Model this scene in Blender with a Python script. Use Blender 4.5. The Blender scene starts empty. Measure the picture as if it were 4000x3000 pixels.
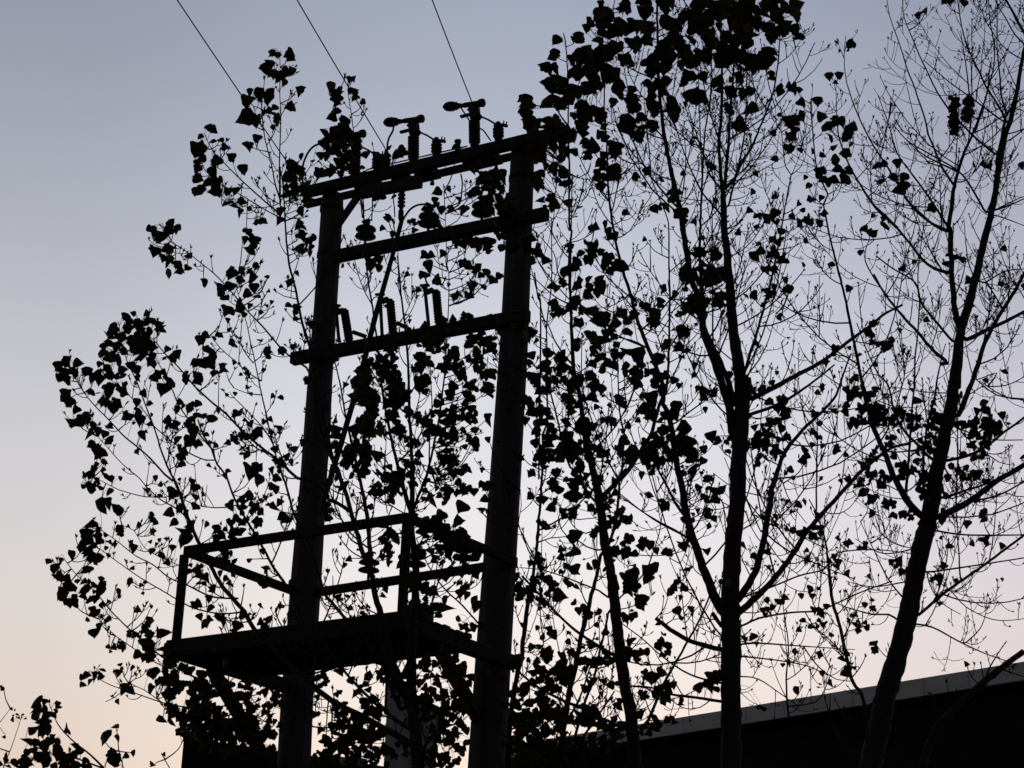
import bpy, math, random
import numpy as np
from mathutils import Vector, Matrix

# ------------------------------------------------------------------ camera
SC = bpy.context.scene
F = 8000.0                       # focal length in pixels of the 4000x3000 photograph
PITCH = math.atan(3190.0 / F); ROLL = math.radians(2.0)
cam_data = bpy.data.cameras.new('camera'); cam = bpy.data.objects.new('camera', cam_data)
SC.collection.objects.link(cam); SC.camera = cam
cam_data.sensor_width = 36.0; cam_data.lens = F / 4000.0 * 36.0
cam_data.clip_start = 0.1; cam_data.clip_end = 3000.0
CAM = Vector((0, 0, 1.6))
fwd = Vector((0, math.cos(PITCH), math.sin(PITCH)))
rt0 = Vector((1, 0, 0)); up0 = rt0.cross(fwd)
rt = rt0 * math.cos(ROLL) + up0 * math.sin(ROLL)      # camera turned a little anticlockwise: verticals lean right
up = up0 * math.cos(ROLL) - rt0 * math.sin(ROLL)
M = Matrix.Identity(4)
for i in range(3):
    M[i][0] = rt[i]; M[i][1] = up[i]; M[i][2] = -fwd[i]; M[i][3] = CAM[i]
cam.matrix_world = M

# ------------------------------------------------------------------ dusk sky
w = bpy.data.worlds.new('World'); SC.world = w; w.use_nodes = True
nt = w.node_tree; nt.nodes.clear(); N = nt.nodes.new; Lk = nt.links.new
def math_node(op, a, b=None, clamp=False):
    n = N('ShaderNodeMath'); n.operation = op; n.use_clamp = clamp
    for k, v in enumerate((a, b)):
        if v is None: continue
        if isinstance(v, (int, float)): n.inputs[k].default_value = v
        else: Lk(v, n.inputs[k])
    return n.outputs[0]
def s2l(c):
    c = c / 255.0
    return c / 12.92 if c <= 0.04045 else ((c + 0.055) / 1.055) ** 2.4
tc = N('ShaderNodeTexCoord'); sep = N('ShaderNodeSeparateXYZ'); Lk(tc.outputs['Generated'], sep.inputs[0])
zc = math_node('MAXIMUM', sep.outputs[2], 0.0)
ramp = N('ShaderNodeValToRGB'); cr = ramp.color_ramp; cr.interpolation = 'B_SPLINE'
SKY = [(0.00, (250, 205, 170)), (0.16, (254, 228, 208)), (0.23, (249, 238, 230)), (0.29, (239, 235, 237)), (0.36, (220, 221, 230)),
       (0.43, (194, 198, 211)), (0.50, (170, 176, 193)), (0.60, (145, 154, 177)), (1.0, (70, 82, 112))]
cr.elements[0].position = SKY[0][0]; cr.elements[1].position = SKY[-1][0]
for p, c in SKY[1:-1]: cr.elements.new(p)
for e, (p, c) in zip(cr.elements, SKY): e.color = (*[s2l(v) for v in c], 1)
Lk(zc, ramp.inputs[0])
# the afterglow is strongest straight ahead and fades round to the far side of the sky
SUN_AZ = math.radians(1.0)
sx = math_node('MULTIPLY', sep.outputs[0], math.sin(SUN_AZ)); sy = math_node('MULTIPLY', sep.outputs[1], math.cos(SUN_AZ))
dt = math_node('ADD', sx, sy)
hl = math_node('SQRT', math_node('ADD', math_node('MULTIPLY', sep.outputs[0], sep.outputs[0]), math_node('MULTIPLY', sep.outputs[1], sep.outputs[1])))
cz = math_node('DIVIDE', dt, math_node('MAXIMUM', hl, 0.001))        # cosine of the azimuth from the glow
fr = N('ShaderNodeValToRGB'); fr.color_ramp.interpolation = 'EASE'
fr.color_ramp.elements[0].position = 0.0; fr.color_ramp.elements[0].color = (0.07, 0.075, 0.09, 1)
fr.color_ramp.elements[1].position = 1.0; fr.color_ramp.elements[1].color = (1, 1, 1, 1)
e = fr.color_ramp.elements.new(0.5); e.color = (0.22, 0.22, 0.25, 1)
e = fr.color_ramp.elements.new(0.93); e.color = (0.72, 0.70, 0.72, 1)
e = fr.color_ramp.elements.new(0.984); e.color = (0.90, 0.895, 0.90, 1)
Lk(math_node('MULTIPLY', math_node('ADD', cz, 1.0), 0.5), fr.inputs[0])
mx = N('ShaderNodeMix'); mx.data_type = 'RGBA'; mx.blend_type = 'MULTIPLY'; mx.inputs[0].default_value = 1.0
Lk(ramp.outputs[0], mx.inputs[6]); Lk(fr.outputs[0], mx.inputs[7])
# cooler and pinker round to the right, a touch yellower to the left
tr_ = N('ShaderNodeValToRGB'); tr_.color_ramp.interpolation = 'EASE'; te = tr_.color_ramp.elements
te[0].position = 0.25; te[0].color = (.86, .865, .855, 1); te[1].position = .75; te[1].color = (.89, .872, .905, 1); e = te.new(.5); e.color = (1, 1, 1, 1)
Lk(math_node('ADD', sep.outputs[0], 0.5), tr_.inputs[0])
m2 = N('ShaderNodeMix'); m2.data_type = 'RGBA'; m2.blend_type = 'MULTIPLY'; m2.inputs[0].default_value = 1.0
Lk(mx.outputs[2], m2.inputs[6]); Lk(tr_.outputs[0], m2.inputs[7])
sky = N('ShaderNodeTexSky'); sky.sky_type = 'NISHITA'; sky.sun_disc = False
sky.sun_elevation = math.radians(0.5); sky.sun_rotation = SUN_AZ
bg1 = N('ShaderNodeBackground'); 
# the faintest uneven haze
hm = N('ShaderNodeMapping'); hm.inputs['Scale'].default_value = (2.5, 2.5, 9); Lk(tc.outputs['Generated'], hm.inputs[0])
hz = N('ShaderNodeTexNoise'); hz.inputs['Scale'].default_value = 1.6; hz.inputs['Detail'].default_value = 4; Lk(hm.outputs[0], hz.inputs['Vector'])
m3 = N('ShaderNodeVectorMath'); m3.operation = 'SCALE'; Lk(m2.outputs[2], m3.inputs[0])
Lk(math_node('ADD', math_node('MULTIPLY', hz.outputs['Fac'], 0.07), 0.965), m3.inputs['Scale']); Lk(m3.outputs[0], bg1.inputs[0]); bg1.inputs[1].default_value = 1.0
bg2 = N('ShaderNodeBackground'); Lk(sky.outputs[0], bg2.inputs[0]); bg2.inputs[1].default_value = 0.01
ad = N('ShaderNodeAddShader'); Lk(bg1.outputs[0], ad.inputs[0]); Lk(bg2.outputs[0], ad.inputs[1])
wo = N('ShaderNodeOutputWorld'); Lk(ad.outputs[0], wo.inputs[0])
SC.view_settings.view_transform = 'Standard'; SC.view_settings.look = 'None'
SC.view_settings.exposure = 0.0; SC.view_settings.gamma = 1.0
# the last weak light of a sun already at the horizon, behind everything
sd = bpy.data.lights.new('sun', 'SUN'); sd.energy = 0.02; sd.angle = math.radians(10); sd.color = (1.0, 0.85, 0.7)
sun = bpy.data.objects.new('sun', sd); SC.collection.objects.link(sun)
sun.rotation_euler = (math.radians(-89), 0, -SUN_AZ)

# ------------------------------------------------------------------ pixel rays -> places in the world
def ray(px, py):
    d = fwd * F + rt * (px - 2000.0) + up * (1500.0 - py)
    return d.normalized()
def X(px, py, Y):                      # the place seen at a pixel, Y metres in front of the camera
    d = ray(px, py); return CAM + d * (Y / d.y)
def on_z(px, py, z):
    d = ray(px, py); return CAM + d * ((z - CAM.z) / d.z)
REG = {'D': (0, 0, 1.8083), 'R1': (1000, 300, .5425), 'R2': (1000, 1000, .5425), 'R3': (600, 1800, .7233), 'R4': (2000, 0, .5425),
       'R5': (2000, 900, .5425), 'R6': (2400, 1800, .7233), 'R7': (3000, 0, .5425), 'L1': (100, 100, .5425), 'L2': (100, 1000, .5425),
       'L3': (0, 1900, .6629), 'L4': (3000, 800, .5425), 'M1': (1250, 1300, .3617), 'M2': (1200, 1850, .3617), 'M3': (2000, 1700, .3617),
       'M4': (2000, 2250, .3617), 'M5': (3300, 0, .3165), 'M6': (3300, 1500, .3165), 'F': (0, 0, 1.0)}
def P(reg, x, y):
    o = REG[reg]; return (o[0] + o[2] * x, o[1] + o[2] * y)
def parse(s):
    out = []; r = 'F'
    for t in s.split():
        if t in REG: r = t; continue
        x, y = t.split(','); out.append(P(r, float(x), float(y)))
    return out

# ------------------------------------------------------------------ materials
def material(name, c1, c2, scale=8.0, rough=0.9, stretch=(1, 1, 1), bump=0.3, spec=0.15, detail=6.0, bdist=0.02):
    m = bpy.data.materials.new(name); m.use_nodes = True
    t = m.node_tree; b = t.nodes['Principled BSDF']
    co = t.nodes.new('ShaderNodeTexCoord'); mp = t.nodes.new('ShaderNodeMapping'); mp.inputs['Scale'].default_value = stretch
    nz = t.nodes.new('ShaderNodeTexNoise'); nz.inputs['Scale'].default_value = scale; nz.inputs['Detail'].default_value = detail
    rp = t.nodes.new('ShaderNodeValToRGB'); rp.color_ramp.elements[0].position = 0.3; rp.color_ramp.elements[1].position = 0.7
    rp.color_ramp.elements[0].color = (*c1, 1); rp.color_ramp.elements[1].color = (*c2, 1)
    bp = t.nodes.new('ShaderNodeBump'); bp.inputs['Strength'].default_value = bump; bp.inputs['Distance'].default_value = bdist
    L = t.links.new
    L(co.outputs['Object'], mp.inputs[0]); L(mp.outputs[0], nz.inputs['Vector']); L(nz.outputs['Fac'], rp.inputs[0])
    L(rp.outputs[0], b.inputs['Base Color']); L(nz.outputs['Fac'], bp.inputs['Height']); L(bp.outputs[0], b.inputs['Normal'])
    b.inputs['Roughness'].default_value = rough; b.inputs['Specular IOR Level'].default_value = spec
    return m
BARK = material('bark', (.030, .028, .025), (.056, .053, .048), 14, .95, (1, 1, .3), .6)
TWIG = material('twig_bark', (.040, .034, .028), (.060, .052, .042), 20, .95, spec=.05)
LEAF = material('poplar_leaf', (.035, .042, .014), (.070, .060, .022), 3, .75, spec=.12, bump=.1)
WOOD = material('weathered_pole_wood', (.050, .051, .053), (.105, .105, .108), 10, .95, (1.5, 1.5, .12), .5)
BEAM = material('creosoted_timber', (.028, .024, .022), (.050, .044, .040), 12, .9, (1, 1, 1), .3)
STEEL = material('rusted_steel', (.035, .028, .025), (.070, .058, .052), 18, .8, (1, 1, 1), .2)
GLAZE = material('brown_porcelain', (.020, .018, .017), (.032, .028, .026), 6, .6, spec=.15, bump=.02)
CABLE = material('black_cable', (.02, .02, .022), (.03, .03, .033), 6, .8, spec=.1, bump=.05)
GROUND = material('dry_grass', (.035, .040, .018), (.070, .065, .035), 4, .95, bump=.5)
FASCIA = material('white_fascia_board', (.60, .63, .65), (.74, .76, .78), 2.2, .7, (1, 1, 3), .1)
RENDER = material('pale_render', (.32, .36, .36), (.46, .49, .48), 3.0, .9, (1, 1, 1), .3)
ROOF = material('dark_roofing', (.03, .03, .032), (.055, .052, .05), 9, .9)
COPE = material('mortar_grey_coping', (.22, .23, .23), (.34, .35, .34), 8, .95, (1, 1, 1), .4)
def brick(name, c1, c2, cm):
    m = bpy.data.materials.new(name); m.use_nodes = True
    t = m.node_tree; b = t.nodes['Principled BSDF']
    co = t.nodes.new('ShaderNodeTexCoord'); mp = t.nodes.new('ShaderNodeMapping'); mp.inputs['Rotation'].default_value = (math.radians(90), 0, 0)
    br = t.nodes.new('ShaderNodeTexBrick'); br.inputs['Scale'].default_value = 4.4
    br.inputs['Color1'].default_value = (*c1, 1); br.inputs['Color2'].default_value = (*c2, 1); br.inputs['Mortar'].default_value = (*cm, 1)
    br.inputs['Mortar Size'].default_value = 0.015
    t.links.new(co.outputs['Object'], mp.inputs[0]); t.links.new(mp.outputs[0], br.inputs['Vector'])
    t.links.new(br.outputs['Color'], b.inputs['Base Color']); b.inputs['Roughness'].default_value = .95
    b.inputs['Specular IOR Level'].default_value = .1
    return m
BRICK = brick('dark_brick', (.028, .025, .026), (.020, .018, .020), (.032, .031, .033))

# ------------------------------------------------------------------ mesh helpers
class MB:
    def __init__(s): s.v = []; s.f = []
    def add(s, vs, fs):
        o = len(s.v); s.v.extend([tuple(p) for p in vs]); s.f.extend([tuple(i + o for i in f) for f in fs])
    def tube(s, pts, rad, n=6, cap=True):
        pts = [Vector(p) for p in pts]; m = len(pts); vs = []; nrm = None
        for i in range(m):
            t = (pts[min(i + 1, m - 1)] - pts[max(i - 1, 0)])
            t = t.normalized() if t.length > 1e-9 else Vector((0, 0, 1))
            if nrm is None:
                a = Vector((1, 0, 0)) if abs(t.x) < .8 else Vector((0, 1, 0)); nrm = t.cross(a).normalized()
            else:
                nrm = nrm - t * nrm.dot(t)
                nrm = nrm.normalized() if nrm.length > 1e-6 else t.orthogonal().normalized()
            b = t.cross(nrm)
            for k in range(n):
                a = 2 * math.pi * k / n
                vs.append(pts[i] + (nrm * math.cos(a) + b * math.sin(a)) * rad[i])
        fs = [(i * n + k, i * n + (k + 1) % n, (i + 1) * n + (k + 1) % n, (i + 1) * n + k) for i in range(m - 1) for k in range(n)]
        if cap: fs += [tuple(range(n - 1, -1, -1)), tuple(range((m - 1) * n, m * n))]
        s.add(vs, fs)
    def lathe(s, p, q, prof, n=16):
        p = Vector(p); q = Vector(q); s.tube_frames([(p.lerp(q, t), r) for t, r in prof], (q - p).normalized(), n)
    def tube_frames(s, rings, ax, n):
        nrm = ax.orthogonal().normalized(); b = ax.cross(nrm); vs = []
        for c, r in rings:
            for k in range(n):
                a = 2 * math.pi * k / n; vs.append(c + (nrm * math.cos(a) + b * math.sin(a)) * r)
        m = len(rings)
        fs = [(i * n + k, i * n + (k + 1) % n, (i + 1) * n + (k + 1) % n, (i + 1) * n + k) for i in range(m - 1) for k in range(n)]
        fs += [tuple(range(n - 1, -1, -1)), tuple(range((m - 1) * n, m * n))]
        s.add(vs, fs)
    def bar(s, p, q, wd, ht, side=None, bev=.012):      # bevelled bar from p to q; wd across 'side', ht across the third axis
        p = Vector(p); q = Vector(q); ax = (q - p).normalized()
        side = Vector(side) if side is not None else ax.cross(Vector((0, 0, 1)))
        side = (side - ax * side.dot(ax)).normalized(); th = ax.cross(side)
        a, b = wd / 2, ht / 2; c = min(bev, a * .5, b * .5)
        o = [(a - c, b), (a, b - c), (a, -b + c), (a - c, -b), (-a + c, -b), (-a, -b + c), (-a, b - c), (-a + c, b)]
        vs = [e + side * x + th * y for e in (p, q) for x, y in o]
        fs = [(k, (k + 1) % 8, 8 + (k + 1) % 8, 8 + k) for k in range(8)] + [tuple(range(7, -1, -1)), tuple(range(8, 16))]
        s.add(vs, fs)
    def prism(s, base, z0, z1):                          # vertical prism over a ground polygon; z1 may be a list
        n = len(base); z1 = z1 if isinstance(z1, list) else [z1] * n
        vs = [(b[0], b[1], z0) for b in base] + [(b[0], b[1], z) for b, z in zip(base, z1)]
        s.add(vs, [(k, (k + 1) % n, n + (k + 1) % n, n + k) for k in range(n)] + [tuple(range(n - 1, -1, -1)), tuple(range(n, 2 * n))])
    def build(s, name, mat, parent=None, smooth=False, origin=None):
        o_ = Vector(origin) if origin is not None else Vector((0, 0, 0))
        me = bpy.data.meshes.new(name)
        me.from_pydata([(v[0] - o_.x, v[1] - o_.y, v[2] - o_.z) for v in s.v], [], s.f); me.materials.append(mat)
        if smooth: me.polygons.foreach_set('use_smooth', [True] * len(me.polygons))
        me.update()
        ob = bpy.data.objects.new(name, me); SC.collection.objects.link(ob)
        ob.location = o_
        if parent is not None: ob.parent = parent; ob.location = o_ - parent.location
        return ob
def thing(name, label, cat, loc=(0, 0, 0), group=None):
    o = bpy.data.objects.new(name, None); SC.collection.objects.link(o); o.location = loc; o.empty_display_size = .2
    return tag(o, label, cat, group)
def tag(o, label, cat, group=None, kind=None):
    o['label'] = label; o['category'] = cat
    if group: o['group'] = group
    if kind: o['kind'] = kind
    return o
def copy_thing(root, loc, label):
    r = root.copy(); SC.collection.objects.link(r); r.location = loc; r['label'] = label
    for ch in list(root.children):
        c = ch.copy(); SC.collection.objects.link(c); c.parent = r
        for g in list(ch.children):
            d = g.copy(); SC.collection.objects.link(d); d.parent = c
    return r

# ------------------------------------------------------------------ ground
g = MB(); rg = random.Random(3); n = 40; S = 900.0
gv = []
for j in range(n + 1):
    for i in range(n + 1):
        x = (i / n - .5) * S; y = (j / n - .3) * S; r_ = math.hypot(x, y)
        gv.append((x, y, -0.02 + (rg.uniform(-.4, .4) if r_ > 70 else 0)))
g.add(gv, [(j * (n + 1) + i, j * (n + 1) + i + 1, (j + 1) * (n + 1) + i + 1, (j + 1) * (n + 1) + i) for j in range(n) for i in range(n)])
gr = g.build('ground', GROUND); gr['kind'] = 'structure'; gr['label'] = 'dark grassy ground below the frame of the photo'

# ------------------------------------------------------------------ long building, right
AZ = math.radians(-46); bd = Vector((math.sin(AZ), math.cos(AZ), 0)); bn = Vector((bd.y, -bd.x, 0))   # bn points towards the camera side
if bn.y > 0: bn = -bn
T0 = X(2892, 2765, 32.0); zt = T0.z
def B(px, py=2765):                # where the wall line is met by the sight line of this column
    d = ray(px, py); nrm = Vector((bd.y, -bd.x, 0)); t = (T0 - CAM).dot(nrm) / d.dot(nrm); p = CAM + d * t; return Vector((p.x, p.y, 0))
e0 = B(1880, 2930); e1 = B(4600, 2450)
bl = thing('building', 'long dark brick building with a pale band under its roof edge, lower right', 'building', (e1.x, e1.y, 0))
h = .27; dep = bn * -9.0; inn = bn * -.32
wl = MB(); wl.prism([e0 + inn, e1 + inn, e1 + dep, e0 + dep], 0.0, zt - .03)
wo_ = wl.build('wall', BRICK, bl, origin=e1)
fb = MB(); fb.bar(e0 + Vector((0, 0, zt - h / 2)), e1 + Vector((0, 0, zt - h / 2)), h, .04, (0, 0, 1), .006)
fb.build('fascia', FASCIA, bl)
sf = MB(); sf.prism([e0 + bn * -.025, e1 + bn * -.025, e1 + inn * 1.05, e0 + inn * 1.05], zt - h + .01, zt - h + .04); sf.build('soffit', ROOF, bl)
for k in range(1, 12):
    q = e0.lerp(e1, k / 12.0 + .013 * (k % 3)) + bn * .022; m = MB(); m.bar(q + Vector((0, 0, zt - h + .006)), q + Vector((0, 0, zt - .006)), .05, .008, bd, .002); m.build('joint_cover', FASCIA, bl)
rf = MB(); rf.prism([e0 + bn * -.024, e1 + bn * -.024, e1 + dep, e0 + dep], zt - .027, zt + .004); rf.build('roof', ROOF, bl)

# ------------------------------------------------------------------ brick hut, lower left
K = X(718, 2882, 26.0); K2 = on_z(1500, 2997, K.z); hd = (K2 - K).normalized(); hn = Vector((K.x + .12, K.y, 0)).normalized()
hut = thing('brick_hut', 'low dark brick hut with crumbling pale coping, overgrown, lower left', 'hut', (K.x, K.y, 0))
c = [K, K2, K2 + hn * 2.6, K + hn * 2.6]
wl = MB(); wl.prism(c, 0, K.z - .07); wl.build('wall', BRICK, hut, origin=(K.x, K.y, 0))
rf = MB(); q = [K - hd * .0 - hn * .06, K2 + hd * .06 - hn * .06, K2 + hd * .06 + hn * 2.66, K + hn * 2.66]; rf.prism(q, K.z - .067, K.z); rf.build('roof', ROOF, hut)
for t0, t1, zz in ((.005, .075, .02), (.48, .55, .0), (.72, .80, -.02), (.86, .90, .0)):
    a = K.lerp(K2, t0) - hn * .09; b = K.lerp(K2, t1) - hn * .09
    m = MB(); m.bar(a + Vector((0, 0, zz)), b + Vector((0, 0, zz - .01)), .12, .11, (0, 0, 1), .03); m.build('coping_stone', COPE, hut)

# ------------------------------------------------------------------ shed with a pale wall, between the poles
s0 = X(1516, 2672, 29.0); s1 = X(1712, 2792, 29.6)
sh = thing('shed', 'small shed with a pale rendered wall and sloping roof, between the two poles', 'shed', (s0.x, s0.y, 0))
a = Vector((s0.x, s0.y, 0)); b = Vector((s1.x, s1.y, 0)); dd = (b - a).normalized(); nn = Vector((a.x, a.y, 0)).normalized() * 2.0
m = MB(); m.prism([a, b, b + nn, a + nn], 0, [s0.z, s1.z, s1.z, s0.z]); m.build('wall', RENDER, sh, origin=a)
m = MB(); o4 = nn.normalized(); rv = [s0 - dd * .05, s1 + dd * .12]; rv = [Vector(v) - o4 * .06 for v in rv]; rv += [rv[1] + nn * 1.05, rv[0] + nn * 1.05]
vs = [v + Vector((0, 0, .005)) for v in rv] + [v + Vector((0, 0, .075)) for v in rv]
m.add(vs, [(0, 1, 5, 4), (1, 2, 6, 5), (2, 3, 7, 6), (3, 0, 4, 7), (3, 2, 1, 0), (4, 5, 6, 7)]); m.build('roof', ROOF, sh)
m = MB(); mid = a.lerp(b, .6) - nn.normalized() * .03; m.bar((mid.x, mid.y, 0), (mid.x, mid.y, s0.z - .9), .09, .05, dd, .01); m.build('downpipe', STEEL, sh)

# ------------------------------------------------------------------ H frame
U = Vector((-math.sin(math.radians(60)), math.cos(math.radians(60)), 0))     # along the crossbeams, away to the left
V = Vector((math.sin(math.radians(30)), math.cos(math.radians(30)), 0))      # square to them, away from the camera
H0 = X(1985, 1500, 22.0)
def H(px, py, off=0.0):            # off metres nearer to the camera than the plane of the two poles
    d = ray(px, py); t = ((H0 - V * off) - CAM).dot(V) / d.dot(V); return CAM + d * t
def HR(reg, x, y, off=0.0): return H(*P(reg, x, y), off)
MPP = 22.0 / math.cos(PITCH) / F * 1.0   # metres per pixel near the frame (approx.)
fr_ = thing('pole_frame', 'tall two-pole timber frame with crossbeams standing among the trees', 'power pole', (H0.x, H0.y, 0))
def pole(c):
    m = MB(); pts = []; rad = []
    a = H(*c[0][:2]); z = H(*c[-1][:2])
    low = z + (z - a).normalized() * ((z.z) / abs((z - a).normalized().z))
    P_ = [(H(x, y), wd) for x, y, wd in c] + [(low, c[-1][2] * 1.12)]
    for (p, w0), (q, w1) in zip(P_, P_[1:]):
        for k in range(8):
            t = k / 8; pts.append(p.lerp(q, t)); rad.append((w0 + (w1 - w0) * t) * .5 * MPP * 1.03)
    pts.append(low); rad.append(P_[-1][1] * .5 * MPP)
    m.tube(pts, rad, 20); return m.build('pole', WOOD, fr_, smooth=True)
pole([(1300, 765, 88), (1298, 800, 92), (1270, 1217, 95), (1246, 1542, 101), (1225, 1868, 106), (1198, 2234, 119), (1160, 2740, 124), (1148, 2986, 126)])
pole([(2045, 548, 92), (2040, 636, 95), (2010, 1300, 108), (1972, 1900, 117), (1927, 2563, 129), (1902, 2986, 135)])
def beam(p, q, off, wd, th, mat=BEAM, name='crossbeam', par=None):
    a = H(*p, off); b = H(*q, off); m = MB(); m.bar(a, b, th, wd, V, .012)
    return m.build(name, mat, par or fr_)
beam(P('R1', 350, 834), P('R1', 2110, 420), .22, .150, .09)          # upper crossbeam, near side
beam(P('R1', 360, 922), P('R1', 2080, 518), -.22, .082, .09)         # its lower twin on the far side
for x0, x1 in ((745, 900), (1010, 1105), (1175, 1300), (1520, 1745)):      # packing blocks and brackets between the twins
    y_ = lambda x: 880 - (x - 460) * .2365
    beam(P('R1', x0, y_(x0)), P('R1', x1, y_(x1)), .0, .10, .24, STEEL, 'packing_block')
beam(P('R1', 560, 1298), P('R1', 2095, 987), .20, .150, .12)         # second
beam(P('R2', 265, 742), P('R2', 1960, 427), .20, .150, .12)          # third
beam(P('R1', 745, 845), P('R1', 585, 1075), .14, .095, .06, STEEL, 'diagonal_brace')
beam(P('R1', 760, 835), P('R1', 1190, 755), .30, .16, .08, STEEL, 'bolted_plate')
for (sx0, sy0, wd_) in ((1296, 820, 96), (1285, 1000, 97), (2037, 700, 99), (2026, 905, 103), (1262, 1400, 101), (1999, 1290, 112)):
    m = MB(); p = H(sx0, sy0); r0 = wd_ * .5 * MPP * 1.03 + .006
    m.lathe(p - Vector((0, 0, .03)), p + Vector((0, 0, .03)), [(0, r0), (1, r0)], 20); m.bar(p - V * (r0 + .01) - U * .04, p - V * (r0 + .01) + U * .04, .05, .03, V, .004); m.build('pole_strap', STEEL, fr_)
# operating rod running diagonally down to the left pole
m = MB(); m.tube([H(1572, 850, .35), H(1530, 1010, .35), H(1465, 1240, .35), H(1400, 1500, .35), H(1330, 1740, .35), H(1258, 1975, .3)], [.028] * 2 + [.034] * 4, 8)
m.build('operating_rod', STEEL, fr_)
m = MB(); m.tube([HR('R1', 800, 668, .25), HR('R1', 1170, 580, .25), HR('R1', 1520, 500, .25)], [.010] * 3, 6); m.build('linkage_rod', STEEL, fr_)
for rx, y0, y1, x1 in ((745, 850, 1015, 765), (768, 850, 1020, 778), (838, 860, 1035, 832), (985, 860, 1010, 1000)):
    m = MB(); m.tube([HR('R1', rx, y0, .2), HR('R1', (rx + x1) / 2 + 3, (y0 + y1) / 2, .22), HR('R1', x1, y1, .2)], [.008] * 3, 5); m.build('earth_wire', CABLE, fr_)
for bx, by in ((1270, 745), (1730, 640), (940, 800), (1590, 650)):
    m = MB(); p = HR('R1', bx, by, .15); m.lathe(p, p - Vector((0, 0, .06)), [(0, .02), (.5, .02), (.5, .028), (1, .028)], 8); m.build('bolt', STEEL, fr_)

def ribs(n, r0, r1, t0=0.0, t1=1.0):
    out = [(t0, r0)]
    for k in range(n):
        a = t0 + (t1 - t0) * (k + .1) / n; d = (t1 - t0) / n
        out += [(a, r0), (a + d * .35, r1), (a + d * .5, r1), (a + d * .62, r0)]
    return out + [(t1, r0)]
# three knife switches on the upper crossbeam
AN = HR('R1', 1128, 605, .22)
def Lc(dx, dy, off=0.0): return HR('R1', 1128 + dx, 605 + dy, .22 + off)
G1 = 'line switches on the upper crossbeam'
sw = thing('line_switch', 'middle one of the three line switches on the upper crossbeam', 'switch', AN, G1)
m = MB(); m.lathe(Lc(6, 0), Lc(6, -195), [(0, .055), (.05, .055)] + ribs(8, .050, .073, .08, .9) + [(.92, .045), (1, .045)]); m.build('post_insulator', GLAZE, sw, True)
m = MB(); m.lathe(Lc(-210, -275), Lc(-70, -285), [(0, .012)] + [(.06, .03), (.1, .03), (.12, .046), (.18, .034), (.2, .058), (.27, .042), (.3, .064), (.38, .046), (.41, .066), (.5, .048), (.53, .062), (.62, .044), (.66, .054), (.75, .036), (.9, .03), (1, .024)]); m.build('strain_insulator', GLAZE, sw, True)
m = MB(); m.lathe(Lc(-75, -285), Lc(75, -305), [(0, .022), (.1, .033), (.7, .035), (.72, .040), (.8, .042), (.82, .052), (.97, .054), (1, .045)]); m.build('contact_arm', STEEL, sw, True)
m = MB(); m.bar(Lc(-25, -262), Lc(40, -205), .06, .07, V, .01); m.tube([Lc(-52, -305), Lc(-50, -290)], [.008] * 2, 5); m.bar(Lc(5, -285), Lc(14, -190), .13, .11, V, .02); m.build('head_bracket', STEEL, sw)
m = MB(); m.bar(Lc(-88, -205), Lc(-10, -225), .045, .03, V, .004); m.build('name_plate', STEEL, sw)
m = MB(); m.tube([Lc(30, -215), Lc(100, -185), Lc(165, -145)], [.013] * 3, 6); m.bar(Lc(28, -225), Lc(60, -200), .03, .03, V); m.build('switch_blade', STEEL, sw)
m = MB(); m.lathe(Lc(172, -40, .0), Lc(172, -165, .0), [(0, .05), (.1, .05)] + ribs(3, .048, .070, .12, .68) + [(.7, .055), (.8, .06), (.82, .028), (1, .028)])
m.bar(Lc(150, -150), Lc(232, -140), .05, .035, V, .008); m.tube([Lc(205, -135), Lc(212, -175)], [.009] * 2, 5); m.tube([Lc(226, -140), Lc(232, -168)], [.009] * 2, 5)
m.build('contact_insulator', GLAZE, sw, True)
copy_thing(sw, HR('R1', 1568, 495, .22), 'rightmost of the three line switches, highest on the upper crossbeam')
copy_thing(sw, HR('R1', 706, 708, .22), 'leftmost of the three line switches, half hidden in leaves above the left pole')
# pin insulators with two skirts
def pin_ins(name, p, foot, hgt, r, label, grp):
    o = thing(name, label, 'insulator', foot, grp); z = Vector((0, 0, 1)); b = Vector(foot)
    top = b + z * hgt
    m = MB(); m.lathe(b + z * hgt * .25, top, [(0, r * .3), (.02, r * .75), (.06, r), (.14, r * .93), (.24, r * .5), (.3, r * .36), (.42, r * .36), (.43, r * .8), (.47, r * .98), (.56, r * .9), (.66, r * .5), (.74, r * .33), (.86, r * .32), (.9, r * .4), (.97, r * .36), (1, r * .2)], 20)
    m.build('porcelain', GLAZE, o, True)
    m = MB(); m.tube([b - z * .03, b + z * hgt * .27], [.017, .017], 8); m.build('pin', STEEL, o)
    m = MB(); m.tube([top + U * .07, top + U * .02 + z * .015, top - U * .02 + z * .015, top - U * .08 - z * .01], [.012] * 4, 6); m.build('wire_tie', CABLE, o)
    return o
G2 = 'two-skirted insulators on the second crossbeam'; G3 = 'two-skirted insulators on the back rail of the platform'
# feet on the beam
f1 = HR('R1', 785, 1200, .2); f2 = HR('R1', 1240, 1110, .2); f3 = HR('R1', 1625, 1035, .2)
i1 = pin_ins('pin_insulator', None, f1, .31, .132, 'leftmost two-skirted insulator on the second crossbeam, nearest the left pole', G2)
copy_thing(i1, f2, 'middle two-skirted insulator on the second crossbeam, with a looping cable')
copy_thing(i1, f3, 'rightmost two-skirted insulator on the second crossbeam, among leaves near the right pole')

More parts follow.
